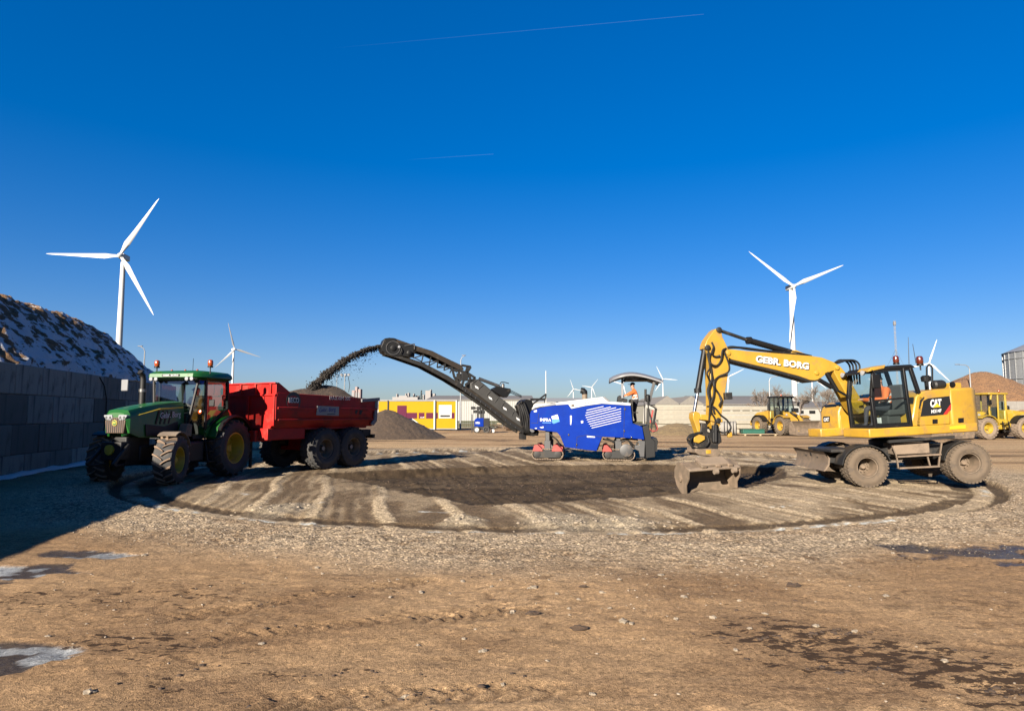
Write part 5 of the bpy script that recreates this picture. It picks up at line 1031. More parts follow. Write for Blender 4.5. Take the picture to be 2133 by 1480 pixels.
# ------------------------------------------------------------ red dump trailer
def trailer():
    M=pose((-6.05,26.2,-.06),(-.49,-.87)); T=thing('dump_trailer','red two-axle dump trailer loaded with soil behind the tractor','trailer',M); F=Frame(M); rd=MAT['red']; W=1.27
    x0,x1=.26,5.0; zt0,zt1=2.42,2.55       # rear, front top
    for x in (1.42,2.80):
        for s in (1,-1): wheel(T,(x,s*.99,.70),.71,.56,.33,MAT['tyre'],MAT['worn'],out=s,lug='block',nl=26,lh=.02,dish=.6,bolts=10,hubm=MAT['steel'])
    q=lambda u,v: F.xz(c3(u,v),W)
    # body shell: side walls with slanted lower half
    for s in (1,-1):
        MB().prismx([(s*W,1.98),(s*W,2.10),(s*W,2.16),(s*W,2.42),(s*(W-.06),2.42),(s*(W-.06),2.12),(s*(W-.06),1.98)],x0,x1).build('side_wall',rd,T,bevel=.008)
        MB().prismx([(s*W,1.99),(s*(W-.02),1.70),(s*(W-.22),1.42),(s*(W-.30),1.42),(s*(W-.10),1.70),(s*(W-.07),1.99)],x0+.25,x1-.02).build('lower_wall',rd,T,bevel=.008)
        MB().prism([(x0,2.415),(x1,2.415),(x1,2.55),(x0,2.43)],s*(W-.05),s*(W+.004)).build('top_rail',rd,T,bevel=.008)
        MB().box(x0,x1-.02,*sorted((s*W,s*(W+.035))),2.02,2.09).build('waist_rail',rd,T,bevel=.008)
        MB().box(x0+.2,x1-.05,*sorted((s*(W-.02),s*(W+.02))),1.66,1.71).build('lower_rail',rd,T,bevel=.006)
        MB().prism([(x0+.2,1.45),(x0+.02,1.62),(x0-.02,2.42),(x0+.12,2.42),(x0+.16,1.7),(x0+.34,1.5)],s*(W-.04),s*(W+.03)).build('rear_post',MAT['lgrey'] if s>0 else rd,T,bevel=.01)
        MB().prism([(x1,2.54),(x1,2.86),(x1-.05,2.86),(x1-.62,2.50)],s*(W-.05),s*W).build('gusset',rd,T)
    MB().box(x0+.3,x1,-W+.25,W-.25,1.36,1.44).build('floor',rd,T)
    fr=MB().prismx([(-W,1.70),(-W,2.86),(W,2.86),(W,1.70),(W-.25,1.40),(-W+.25,1.40)],x1-.005,x1+.05); fr.build('headboard',rd,T,bevel=.01)
    for y in (-1.05,-.35,.35,1.05): MB().box(x1+.05,x1+.11,y-.04,y+.04,2.50,2.85).build('headboard_rib',rd,T,bevel=.008)
    MB().box(x1+.05,x1+.10,-W,W,2.44,2.50).build('headboard_rail',rd,T,bevel=.008); MB().box(x1+.05,x1+.10,-W,W,2.82,2.87).build('headboard_rail',rd,T,bevel=.008)
    for y in (-1.2,0,1.2): MB().box(x1+.05,x1+.10,y-.05,y+.05,1.5,2.44).build('headboard_rib',rd,T,bevel=.008)
    tg=MB().prismx([(-W+.05,1.7),(-W+.05,2.40),(W-.05,2.40),(W-.05,1.7),(W-.3,1.42),(-W+.3,1.42)],x0-.05,x0+.01).build('tailgate',rd,T,bevel=.01)
    MB().bar((x0+.9,W+.02,2.36),(x0-.08,W+.02,2.43),.08,.12).build('tailgate_arm',MAT['lgrey'],T,bevel=.01)
    # chassis, drawbar
    ch=MB()
    for s in (-.42,.42): ch.box(.5,5.2,s-.07,s+.07,1.02,1.34)
    ch.box(1.3,2.9,-.5,.5,.72,1.05)
    for x in (1.42,2.80): ch.box(x-.08,x+.08,-.9,.9,.62,.78)
    ch.build('chassis',rd,T,bevel=.015)
    db=MB().bar((5.2,.3,1.15),(5.8,-.5,.72),.14,.2).bar((5.2,-.4,1.15),(5.8,-.62,.72),.14,.2).box(4.6,5.25,-.6,.6,1.0,1.35); db.build('drawbar',rd,T,bevel=.02)
    MB().box(3.6,5.15,.62,1.05,1.05,1.42).build('tool_locker',rd,T,bevel=.02); MB().tube([(4.9,0,1.0),(4.9,0,.15)],.05,8).build('support_leg',MAT['dark'],T)
    for s in (1,-1): MB().box(.3,.75,s*.9-.12,s*.9+.12,1.05,1.3).build('rear_light',MAT['dark'],T,bevel=.02)
    bmp=MB().box(.22,.34,-1.15,1.15,.98,1.12).build('bumper',MAT['dark'],T)
    for k in range(3): MB().hose([(5.1,-.1+.1*k,1.35),(5.35,-.2+.1*k,1.25),(5.6,-.4+.05*k,1.3),(5.8,-.5,1.1)],.018,6).build('hose',MAT['rubber'],T)
    # signs and lettering
    e=W+.008; p=lambda u,v,d=0.: F.uv(c3(u,v),1,e+d)
    c=p(795,765); MB().lathe([(.30,0),(.30,.008),(.01,.008)],c,'y',28).build('round_emblem',MAT['decal_k'],T); MB().lathe([(.235,.0085),(.235,.012),(.01,.012)],c+Vector((0,0,-.06)),'y',24).build('emblem_inner',rd,T)
    MB().prism([(x,z) for x,z in [(lambda a:(a.x,a.z))(p(*k)) for k in ((742,722),(852,728),(855,785),(742,782))]],e+.009,e+.017).build('emblem_band',MAT['decal_k'],T)
    textq('BECO','lettering',MAT['decal_w'],T,p(748,780,.018),p(852,782,.018),p(748,726,.018),bold=.01)
    textq('MAXXIM 200','lettering',MAT['decal_w'],T,p(1168,750,.0),p(1378,757,.0),p(1168,712,.0),bold=-.005)
    MB().prism([(lambda a:(a.x,a.z))(p(*k)) for k in ((1035,812),(1258,822),(1255,915),(1030,908))],W-.03,e+.03).build('company_sign',MAT['offw'],T)
    d_=.031; textq('Gebr. Borg','lettering',mat('blue_lettering',(.02,.04,.25),.5),T,p(1058,893,d_),p(1228,880,d_),p(1060,835,d_),bold=.01)
    MB().prism([(lambda a:(a.x,a.z))(p(*k,d_)) for k in ((1140,896),(1225,890),(1225,897),(1140,903))],e+.029,e+.034).build('sign_line',MAT['decal_k'],T)
    MB().prism([(lambda a:(a.x,a.z))(p(*k)) for k in ((1435,835),(1520,830),(1515,850),(1500,880),(1490,905),(1475,900),(1480,855),(1460,858),(1445,900),(1432,895))],W-.004,W+.006).build('worn_patch',MAT['dark'],T)
    # load
    xs=np.linspace(x0+.1,x1-.1,60); ys=np.linspace(-W+.1,W-.1,34); X,Y=np.meshgrid(xs,ys)
    Z=2.28+.62*np.exp(-(((X-1.55)/1.15)**2+(Y/.85)**2))+.30*np.exp(-(((X-3.1)/.9)**2+(Y/.8)**2))+.07*(fbm(X*2.5,Y*2.5,4,301)-.5)*2; n=len(xs)
    me=bpy.data.meshes.new('soil_load'); me.from_pydata(np.stack([X,Y,Z],-1).reshape(-1,3).tolist(),[],[(j*n+i,j*n+i+1,(j+1)*n+i+1,(j+1)*n+i) for j in range(len(ys)-1) for i in range(n-1)])
    me.polygons.foreach_set('use_smooth',[True]*len(me.polygons)); me.materials.append(SOIL); o=bpy.data.objects.new('soil_load',me); COL.objects.link(o); o.matrix_world=M; tag(o,'heaped dark soil load inside the red dump trailer','soil')
    return T,M
TR,TRM=trailer()
# ------------------------------------------------------------ blue milling machine with conveyor
def crawler(T,cx,cy,L_,r,w,cov):
    """track unit centred cx,cy: loop of pads, frame, red covers, leg"""
    h=L_/2-r; n=30; per=4*h+2*pi*r; pads=MB()
    for k in range(n):
        s=per*k/n
        if s<2*h: x,z,a=-h+s,0.,0.
        elif s<2*h+pi*r: t=(s-2*h)/r; x,z,a=h+r*math.sin(t),r-r*math.cos(t),t
        elif s<4*h+pi*r: x,z,a=h-(s-2*h-pi*r),2*r,pi
        else: t=(s-4*h-pi*r)/r; x,z,a=-h-r*math.sin(t),r+r*math.cos(t),pi+t
        Mx=Matrix.Translation((cx+x,cy,z+.0))@Matrix.Rotation(-a,4,'Y'); pads.box(-per/n*.42,per/n*.42,-w/2,w/2,-.0,.035,Mx)
    tr=pads.build('track',MAT['mud'],T); ring=[]
    MB().prism([(cx-h-r*.75,r),(cx-h-r*.4,.07),(cx+h+r*.4,.07),(cx+h+r*.75,r),(cx+h+r*.3,2*r-.07),(cx-h-r*.3,2*r-.07)],cy-w*.42,cy+w*.52).build('track_frame',MAT['dark'],tr,bevel=.02)
    for s in (-1,1): MB().lathe([(r*.62,w*.52),(r*.62,w*.57),(r*.3,w*.6),(.01,w*.6)],(cx+s*h,cy,r),'y',18).build('idler',MAT['dark'],tr)
    for x0,x1,f in cov:
        MB().prism([(cx+x0,r*1.5),(cx+x0+.04*f,2*r+.0),(cx+(x0+x1)/2,2*r+.17),(cx+x1-.08,2*r+.15),(cx+x1,r*1.5)],cy-w*.5,cy+w*.62).build('red_cover',MAT['redp'],tr,bevel=.015)
    return tr
def miller():
    M=pose((3.47,28.55,-.05),(-.99,.12)); T=thing('milling_machine','blue and white road milling machine on tracks with grey canopy','milling machine',M); F=Frame(M); W=1.1
    P=lambda a,y=W: F.xz(c5(*a),y); Q=lambda a,y=W: F.uv(c5(*a),1,y); B=MAT['blue']; D=MAT['dark']; K=MAT['black']
    def poly(nm,m,pts,y0,y1,yy=W,bev=.02,par=T): return MB().prism([P(a,yy) for a in pts],y0,y1).build(nm,MAT[m],par,bevel=bev)
    body=[(150,955),(150,765),(165,722),(290,680),(480,652),(650,640),(690,700),(880,660),(1090,632),(1390,652),(1468,658),(1492,885),(1618,930),(1648,1100),(1370,1075),(1095,1062),(1020,1250),(760,1218),(604,1196),(545,1050),(505,1003),(200,966)]
    poly('body',"blue",body,-W,W)
    poly('hood','white',[(486,618),(840,572),(1100,540),(1170,600),(1468,622),(1468,656),(1390,650),(1090,630),(880,658),(690,698),(650,638),(486,650)],-W+.02,W+.006)
    poly('front_cover','lgrey',[(290,676),(318,662),(500,600),(486,650)],-W+.05,W-.02); poly('front_cover','grey',[(165,718),(210,680),(330,655),(290,678)],-W+.05,W-.05)
    poly('rear_hood','lgrey',[(1105,541),(1130,540),(1205,600),(1172,600)],-W+.06,W-.02)
    e=W+.004
    for k,(a,b) in enumerate((((890,715),(1110,665)),((880,750),(1205,672)),((872,782),(1275,680)),((880,812),(1340,695)),((893,840),(1340,730)),((906,868),(1340,760)),((921,895),(1340,792)),((938,921),(1340,822)),((955,947),(1340,855)))):
        MB().bar(Q(a,e),Q(b,e),.012,.022,up=(0,0,1)).build('louver_slat',MAT['decal_w'],T)
    for k in range(10): x=850+k*22; poly('vent_slot','black',[(x,582-k*2.4),(x+10,580-k*2.4),(x+10,590-k*2.4),(x,592-k*2.4)],W,W+.012,W,0)
    for k in range(8): x=848+k*20; poly('vent_slot','black',[(x,636-k*3),(x+8,610-k*2),(x+14,610-k*2),(x+6,636-k*3)],W,W+.012,W,0)
    poly('socket','grey',[(690,640),(730,635),(730,668),(690,672)],W-.02,W+.02,W,.005)
    textq('INFRA','lettering',MAT['decal_w'],T,Q((283,858),e),Q((428,862),e),Q((283,818),e),bold=.03)
    poly('logo_top','decal_w',[(430,795),(510,770),(528,828),(438,830)],W,e+.004,W,0); poly('logo_base','decal_b',[(438,832),(528,830),(540,862),(460,892),(438,875)],W,e+.004,W,0)
    poly('logo_line','decal_b',[(312,872),(425,874),(425,884),(312,882)],W,e+.004,W,0)
    for pts in ([(200,720),(240,710),(240,735),(205,742)],[(275,938),(325,925),(328,945),(300,948)],[(215,945),(240,945),(240,957),(215,957)],[(895,1047),(1000,1058),(998,1072),(895,1068)],[(674,785),(696,785),(696,830),(688,905),(676,905)],[(815,855),(845,850),(845,880),(820,885)]): poly('sticker','decal_w',pts,W,e+.003,W,0)
    for a,b in (((1385,650),(1375,1075)),((765,1065),(755,1215)),((265,755),(250,885)),((765,1062),(890,1040)),((890,1040),(1095,1062)),((250,885),(165,880))): MB().bar(Q(a,e-.002),Q(b,e-.002),.010,.014).build('panel_seam',MAT['purp'] if 0 else K,T)
    for a in ((1390,700),(1382,985),(760,1165),(655,1035),(1475,1070)): q=Q(a,e); MB().box(q.x-.03,q.x+.03,W,W+.03,q.z-.04,q.z+.04).build('latch',MAT['chrome'],T,bevel=.005)
    poly('drum_housing','dark',[(545,1040),(1095,1060),(1040,1235),(620,1190)],-W+.1,W-.06)
    # tracks with legs
    for a,cov in (((378,1300),((-.62,-.18,1),(.17,.63,1))),((1310,1330),((-.66,-.25,1),))):
        q=Q(a,W-.05)
        for s in (1,-1):
            tr=crawler(T,q.x,s*(W-.22),1.30,.225,.30,[(-c[1],-c[0],1) for c in cov]); MB().box(q.x-.13,q.x+.13,s*(W-.22)-.12,s*(W-.22)+.12,.32,.78).box(q.x-.09,q.x+.09,s*(W-.22)-.09,s*(W-.22)+.09,.75,1.35).build('leg',MAT['grey'],tr,bevel=.02)
    q=Q((1410,1240)); MB().lathe([(.26,-.05),(.26,.10),(.2,.12)],(q.x,W-.06,q.z),'y',20).build('track_motor',MAT['grey'],T)
    poly('rear_bracket','grey',[(1560,1110),(1660,1115),(1650,1330),(1590,1330),(1575,1250),(1520,1225),(1520,1180),(1580,1170)],W-.3,W-.1)
    for pts in ([(1100,1090),(1200,1110),(1290,1150),(1420,1105),(1520,1180),(1560,1130)],[(1150,1080),(1260,1120),(1400,1090),(1560,1100)],[(400,1010),(450,1060),(510,1110),(540,1180)],[(1440,1110),(1500,1200),(1560,1190)]): MB().hose([Q(a,W-.25) for a in pts],.035,7).build('hose',MAT['rubber'],T)
    # rear end: mast, bars, hoses
    rear=MB().prism([P(a,W) for a in ((1620,935),(1700,900),(1740,1080),(1790,1120),(1790,1330),(1665,1345),(1655,1100))],-W+.1,W-.08); rear.build('rear_frame',K,T,bevel=.02)
    for a,b,w_,m in (((1655,680),(1640,900),.10,'offw'),((1760,690),(1725,880),.06,'decal_r'),((1800,690),(1765,900),.08,'black'),((1700,640),(1690,930),.10,'dark'),((1660,660),(1780,700),.12,'offw'),((1640,900),(1660,1020),.07,'dark'),((1815,1110),(1812,1165),.05,'dark')): MB().bar(Q(a,W-.15),Q(b,W-.15),w_).build('rear_bar',MAT[m],T,bevel=.01)
    MB().box(Q((1795,0),W).x-.0,Q((1640,0),W).x,-W+.1,W-.1,P((1700,1090))[1]-.5,P((1700,1080))[1]).build('rear_hopper',K,T)
    for pts in ([(1720,650),(1790,700),(1775,820),(1800,960),(1760,1000)],[(1690,560),(1700,700),(1740,860),(1730,1000)],[(1790,880),(1815,960),(1760,990),(1720,960)]): MB().hose([Q(a,W-.1) for a in pts],.03,7).build('hose',MAT['redp'] if pts[0][0]==1790 else MAT['rubber'],T)
    # platform, console, rails, post, canopy
    zf=P((1540,890),W-.3)[1]; xa,xb=P((1640,890),W-.3)[0],P((1478,890),W-.3)[0]
    MB().box(xa,xb,-W+.1,W-.05,zf-.06,zf).build('platform',D,T); MB().box(xb-.05,xb+.02,-W+.15,W-.1,zf,zf+1.0).build('platform_front',D,T)
    cs=MB().prism([P(a,.2) for a in ((1285,600),(1295,535),(1325,520),(1350,560),(1420,570),(1420,610))],-.2,.5); cs.build('console',K,T,bevel=.02)
    rl=MB()
    for pts in ([(1470,600),(1640,600),(1650,700),(1645,890)],[(1485,745),(1565,745)],[(1478,640),(1500,780),(1490,745)]): rl.tube([Q(a,W-.1) for a in pts],.022,7)
    rl.build('guard_rail',D,T)
    for a in ((1690,560),): q=Q(a,W-.2); MB().lathe([(.05,-.15),(.10,-.1),(.10,.12),(.04,.16)],q,'z',12).build('work_lamp',K,T)
    MB().tube([Q((1660,440),0),Q((1660,600),0)],.05,8).build('mast',D,T)
    pf=Q((1357,300),.55); pf2=Q((1357,560),.55); MB().bar(pf,pf2,.09).build('canopy_post',MAT['lgrey'],T,bevel=.01); pf=Q((1357,300),-.55); pf2=Q((1357,560),-.55); MB().bar(pf,pf2,.09).build('canopy_post',MAT['lgrey'],T,bevel=.01)
    for s in (.85,-.85): MB().bar(Q((1775,345),s),Q((1700,640),s),.11).build('canopy_post',MAT['grey'],T,bevel=.01)
    MB().tube([Q((1378,345),.5),Q((1398,300),.5)],.05,8).build('canopy_strut',K,T)
    xF=P((1185,300),0)[0]; xR=P((1855,320),0)[0]; zF=P((1185,300),0)[1]; zM=P((1420,222),0)[1]; zR=P((1855,325),0)[1]
    top=[];n,m=14,11
    for i in range(n):
        t=i/(n-1); x=xF+(xR-xF)*t; zc=zF+(zM-zF)*math.sin(min(1,t/.42)*pi/2)**.8 if t<.42 else zM+(zR+.02-zM)*((t-.42)/.58)**1.6
        hw=1.12*(1-.38*(1-min(1,t/.25))**2); row=[]
        for j in range(m): s=-1+2*j/(m-1); row.append(Vector((x,hw*s,zc-.13*abs(s)**3)))
        top.append(row)
    mb=MB(); v=[p for r in top for p in r]; fs=[(i*m+j,i*m+j+1,(i+1)*m+j+1,(i+1)*m+j) for i in range(n-1) for j in range(m-1)]; nv=len(v)
    low=[p-Vector((0,0,.07)) for p in v]; mb.add(v+low,fs+[tuple(a+nv for a in reversed(f)) for f in fs])
    bd=[j for j in range(m)]+[i*m+m-1 for i in range(1,n)]+[(n-1)*m+j for j in range(m-2,-1,-1)]+[i*m for i in range(n-2,0,-1)]
    mb.f+=[(bd[k],bd[(k+1)%len(bd)],bd[(k+1)%len(bd)]+nv,bd[k]+nv) for k in range(len(bd))]; mb.build('canopy',MAT['lgrey'],T,sharp=50)
    MB().box(xR+.25,xF-.6,-.8,.8,zR-.02,zR+.05).build('canopy_lining',K,T,bevel=.02)
    for s in (.9,-.9): q=Q((1830,340),s); MB().box(q.x-.1,q.x+.12,s-.1,s+.1,q.z-.08,q.z+.06).build('canopy_lamp',K,T,bevel=.02)
    MB().bar(Q((1845,320),.95),Q((1845,320),-.95),.09).build('canopy_bar',K,T); q=Q((1815,330),1.02); MB().lathe([(.04,-.03),(.05,0),(.02,.03)],q,'y',10).build('canopy_reflector',MAT['amber'],T)
    a=[Q(k,.4) for k in ((866,572),(866,500))]; MB().tube(a,.11,12).build('exhaust_base',MAT['worn'],T); MB().tube([Q((866,505),.4),Q((862,478),.4),Q((845,462),.4),Q((812,455),.4)],[.12,.13,.13,.12],12).build('exhaust',K,T)
    # operator
    zz=zf; hd=F.uv(c5(1492,392),1,.25); x=hd.x; S=lambda a,b,c:(x+a,.25+b,zz+c); h=hd.z-zz
    k=h/1.62; J=dict(pelvis=S(-.10,0,.92*k),waist=S(-.10,0,1.08*k),chest=S(-.08,0,1.27*k),neck=S(-.03,0,1.43*k),chin=S(.01,0,1.53*k),head=S(.0,0,1.62*k),crown=S(-.02,0,1.69*k))
    wr=F.uv(c5(1345,540),1,.35)
    for s,sg in (('l',1),('r',-1)):
        J.update({'sh'+s:S(-.06,.2*sg,1.36*k),'el'+s:(x+.20,.25+.27*sg,wr.z+.09),'wr'+s:(wr.x-.07,.25+.16*sg,wr.z),'palm'+s:(wr.x+.01,.25+.15*sg,wr.z),'hip'+s:S(-.10,.1*sg,.88*k),'kn'+s:S(-.04,.12*sg,.48*k),'an'+s:S(-.11,.12*sg,.09),'toe'+s:S(.07,.13*sg,.045)})
    person('standing machine operator in orange hi-vis jacket and black cap',M,J,HIVIS,MAT['cap'])
    # ---- conveyor, slewed towards the trailer
    o=F.uv(c4(1660,1150),1,0.); wo=M@o; CM=pose((wo.x,wo.y,0),(-.951,-.308)); Cf=Frame(CM); L=M.inverted()@CM; hw=.46
    X=lambda a,y=hw: Cf.xz(c4(*a),y); V=lambda a,y=hw: Cf.uv(c4(*a),1,y)
    def cp(nm,m,pts,y0,y1,yy=hw,bev=.01): return MB().prism([X(a,yy) for a in pts],y0,y1).build(nm,MAT[m],T,bevel=bev,L=L)
    for s in (1,-1):
        cp('lower_frame','dark',[(1640,1178),(1480,1082),(1230,878),(1050,752),(960,690),(975,660),(1060,715),(1240,845),(1490,1040),(1650,1140)],*sorted((s*hw,s*(hw-.09))))
        cp('top_cover','belt',[(160,122),(215,125),(440,205),(640,268),(760,330),(960,425),(985,470),(960,490),(880,450),(740,380),(600,310),(440,262),(200,190)],*sorted((s*hw,s*(hw-.05))))
        cp('bottom_rail','dark',[(110,300),(180,320),(520,438),(800,588),(960,690),(975,655),(820,555),(540,405),(220,300),(130,272)],*sorted((s*hw,s*(hw-.08))))
        cp('hinge_plate','dark',[(960,500),(1015,505),(1040,560),(1000,600),(960,585)],*sorted((s*(hw+.03),s*(hw-.05))))
        hb=MB()
        for a,b in (((850,470),(1020,505)),((1025,440),(965,650)),((880,560),(1100,600)),((960,425),(1060,442)),((1060,442),(1012,520)),((1010,500),(1112,566)),((1000,640),(1112,566)),((858,470),(882,562)),((925,468),(945,600)),((1040,520),(1060,590)),((882,562),(960,655))): hb.bar(V(a,s*(hw-.01)),V(b,s*(hw-.01)),.06,.09)
        hb.build('hinge_frame',MAT['dark'],T,L=L)
        rb_=MB()
        for t in np.linspace(.04,.96,12): rb_.bar(V((985+650*t,668+495*t),s*(hw+.005)),V((970+665*t,700+475*t),s*(hw+.005)),.03)
        rb_.build('frame_rib',MAT['grey'],T,L=L)
        st=MB()
        for a,b in (((540,305),(515,405)),((700,375),(690,450)),((860,445),(830,510)),((520,400),(690,375)),((690,450),(850,445)),((440,262),(430,345)),((430,345),(540,310)),((620,335),(600,430)),((600,430),(700,375)),((780,410),(765,480)),((690,450),(780,412)),((765,480),(860,445))): st.bar(V(a,s*(hw-.03)),V(b,s*(hw-.03)),.045)
        st.build('lattice_bracing',MAT['dark'],T,L=L)
    MB().prism([X(a) for a in ((120,285),(220,312),(540,418),(820,570),(965,668),(1060,720),(1240,855),(1490,1050),(1650,1150),(1650,1120),(1490,1020),(1240,825),(1060,690),(965,638),(820,540),(540,395),(220,290))],-hw+.09,hw-.09).build('belt',MAT['belt'],T,L=L)
    MB().prism([X(a) for a in ((200,180),(440,240),(640,290),(960,440),(960,455),(640,305),(440,255),(200,195))],-hw+.05,hw-.05).build('top_belt',MAT['belt'],T,L=L)
    cp('head_housing','black',[(70,225),(90,180),(110,130),(165,122),(235,130),(240,175),(440,205),(430,330),(250,325),(130,295),(90,275)],-hw-.03,hw+.03,hw,.02)
    c=V((205,235),hw+.04); rg=MB()
    for k in range(20):
        a,b=2*pi*k/20,2*pi*(k+1)/20; f=lambda a:c+Vector((.27*math.cos(a),0,.27*math.sin(a))); rg.bar(f(a),f(b),.03)
    rg.build('drum_ring',MAT['grey'],T,L=L); MB().lathe([(.11,0),(.11,.03),(.05,.05),(.01,.05)],c,'y',18).build('drum',K,T,L=L); MB().lathe([(.05,0),(.05,.05),(.01,.06)],V((270,223),hw+.06),'y',12).build('lamp',MAT['lamp'],T,L=L)
    MB().lathe([(.10,-.02),(.10,.08),(.06,.10)],V((380,290),hw+.03),'y',16).build('drive_motor',K,T,L=L); MB().bar(V((330,210),hw+.04),V((440,190),hw+.04),.04).bar(V((440,190),hw+.04),V((440,250),hw+.04),.04).build('motor_guard',MAT['grey'],T,L=L)
    MB().hose([V((240,180),hw+.06),V((300,250),hw+.1),V((290,310),hw+.1),V((430,340),hw+.06),V((520,385),hw+.05)],.02,6).build('hose',MAT['rubber'],T,L=L)
    # tarpaulin over the lower section
    tp=[(1050,620),(1090,590),(1140,575),(1220,640),(1330,735),(1400,790),(1480,850),(1550,910),(1600,990),(1625,1080),(1640,1125),(1490,1020),(1240,825),(1060,690)]
    ring0=[X(a) for a in tp]; mb=MB().prism(ring0,-hw-.02,hw+.02); mb.build('tarpaulin',MAT['tarp'],T,bevel=.05,L=L,seg=3)
    for k,(x,y) in enumerate(((1125,665),(1275,785),(1435,900),(1580,1015))): MB().prism([X(a,hw+.03) for a in ((x-20,y-20),(x+15,y),(x+22,y+25),(x-12,y+8))],hw+.012,hw+.05).build('white_label',MAT['decal_w'],T,L=L)
    for k in range(7):
        t=k/6+random.uniform(-.05,.05); a=(1090+480*t,640+400*t); b=(1150+455*t,590+ 380*t); MB().tube([V(a,hw+.03),V(((a[0]+b[0])/2,(a[1]+b[1])/2-4),hw+.045),V(b,hw+.02)],.011,5).build('tarpaulin_fold',MAT['tarp'],T,L=L)
    MB().tube([V((1150,572),0),V((1370,655),0)],.07,10).build('fold_cylinder',MAT['grey'],T,L=L); MB().tube([V((1370,655),0),V((1440,685),0)],.04,8).build('piston_rod',MAT['steel'],T,L=L)
    cp('cylinder_bracket','black',[(1280,690),(1340,660),(1480,685),(1485,720),(1440,780),(1390,770),(1300,715)],-.2,.25,0)
    q=V((1415,650),.1); MB().lathe([(.07,-.14),(.07,.06),(.03,.1)],q,'z',10).build('hose_reel',MAT['steel'],T,L=L)
    MB().hose([V((1380,640),.1),V((1395,612),.1),V((1430,612),.1),V((1480,625),.1)],.02,6).build('hose',MAT['rubber'],T,L=L)
    for k in range(3): MB().tube([V((1480,690+15*k),.1-.1*k),V((1620,760+10*k),.1-.1*k)],.014,5).build('tension_wire',MAT['dark'],T,L=L)
    # slewing mount between conveyor and body
    cp('slew_mount','black',[(1575,880),(1600,830),(1640,800),(1700,810),(1720,870),(1700,900),(1720,1100),(1780,1150),(1770,1195),(1660,1195),(1640,1120),(1600,960)],-.38,.38,0)
    for k in range(5): MB().hose([V((1545+18*k,885-14*k),.40+.03*k),V((1575+17*k,870-8*k+9*(k%2)),.46),V((1600+22*k,940+6*k),.50),V((1612+24*k,1040),.5-.03*(k%3)),V((1650+12*k,1150),.42),V((1720,1175),.35)],.05,8).build('hose',MAT['rubber'],T,L=L)
    MB().bar(V((1735,860),.2),V((1890,742),.2),.06).bar(V((1890,742),.2),V((1875,835),.2),.04).bar(V((1720,800),.2),V((1880,800),.2),.09).build('mount_strut',MAT['dark'],T,L=L)
    MB().box(*sorted((V((1670,0),.3).x,V((1630,0),.3).x)),-.2,.3,X((0,1262),.3)[1],X((0,1180),.3)[1]).build('front_flap',MAT['dark'],T,L=L)
    MB().lathe([(.2,-.4),(.2,.4)],(V((1715,1150),0).x,0,V((1715,1150),0).z),'y',16).build('tail_drum',MAT['rubber'],T,L=L)
    MB().lathe([(.10,-.03),(.10,.03)],V((1738,1135),.5),'y',14).build('cap_disc',MAT['lgrey'],T,L=L)
    # ---- stream of soil flying into the trailer
    p0=CM@Cf.uv(c4(75,215),1,0.); p1=TRM@Vector((2.75,0.05,2.45)); rng=np.random.default_rng(3); pos=[];sz=[]
    def arc(t):
        b=Vector(p0).lerp(p1,t); dz=p1.z-p0.z; b.z=p0.z+dz*(.30*t+.70*t*t); return b
    for k in range(16000):
        t=rng.random()**.8; c=arc(t); sp=.034+.065*t; cl=.5+.5*math.sin(t*37+math.sin(t*90)); g=rng.normal(0,1,3)*sp*(.5+.5*cl)
        if rng.random()<.16: g[2]-=rng.exponential(.22)*(1.2*math.sin(pi*min(1,t*.9+.1)))
        pos.append((c.x+g[0],c.y+g[1],c.z+g[2]*.9)); sz.append((.007+.028*rng.random()**2.6)*(1 if abs(g[2])<.25 else .6))
    scatter('soil_stream',np.array(pos),np.array(sz),MAT['flying'],'arc of dark soil crumbs thrown from the conveyor into the red trailer','soil',flat=.9)
miller()
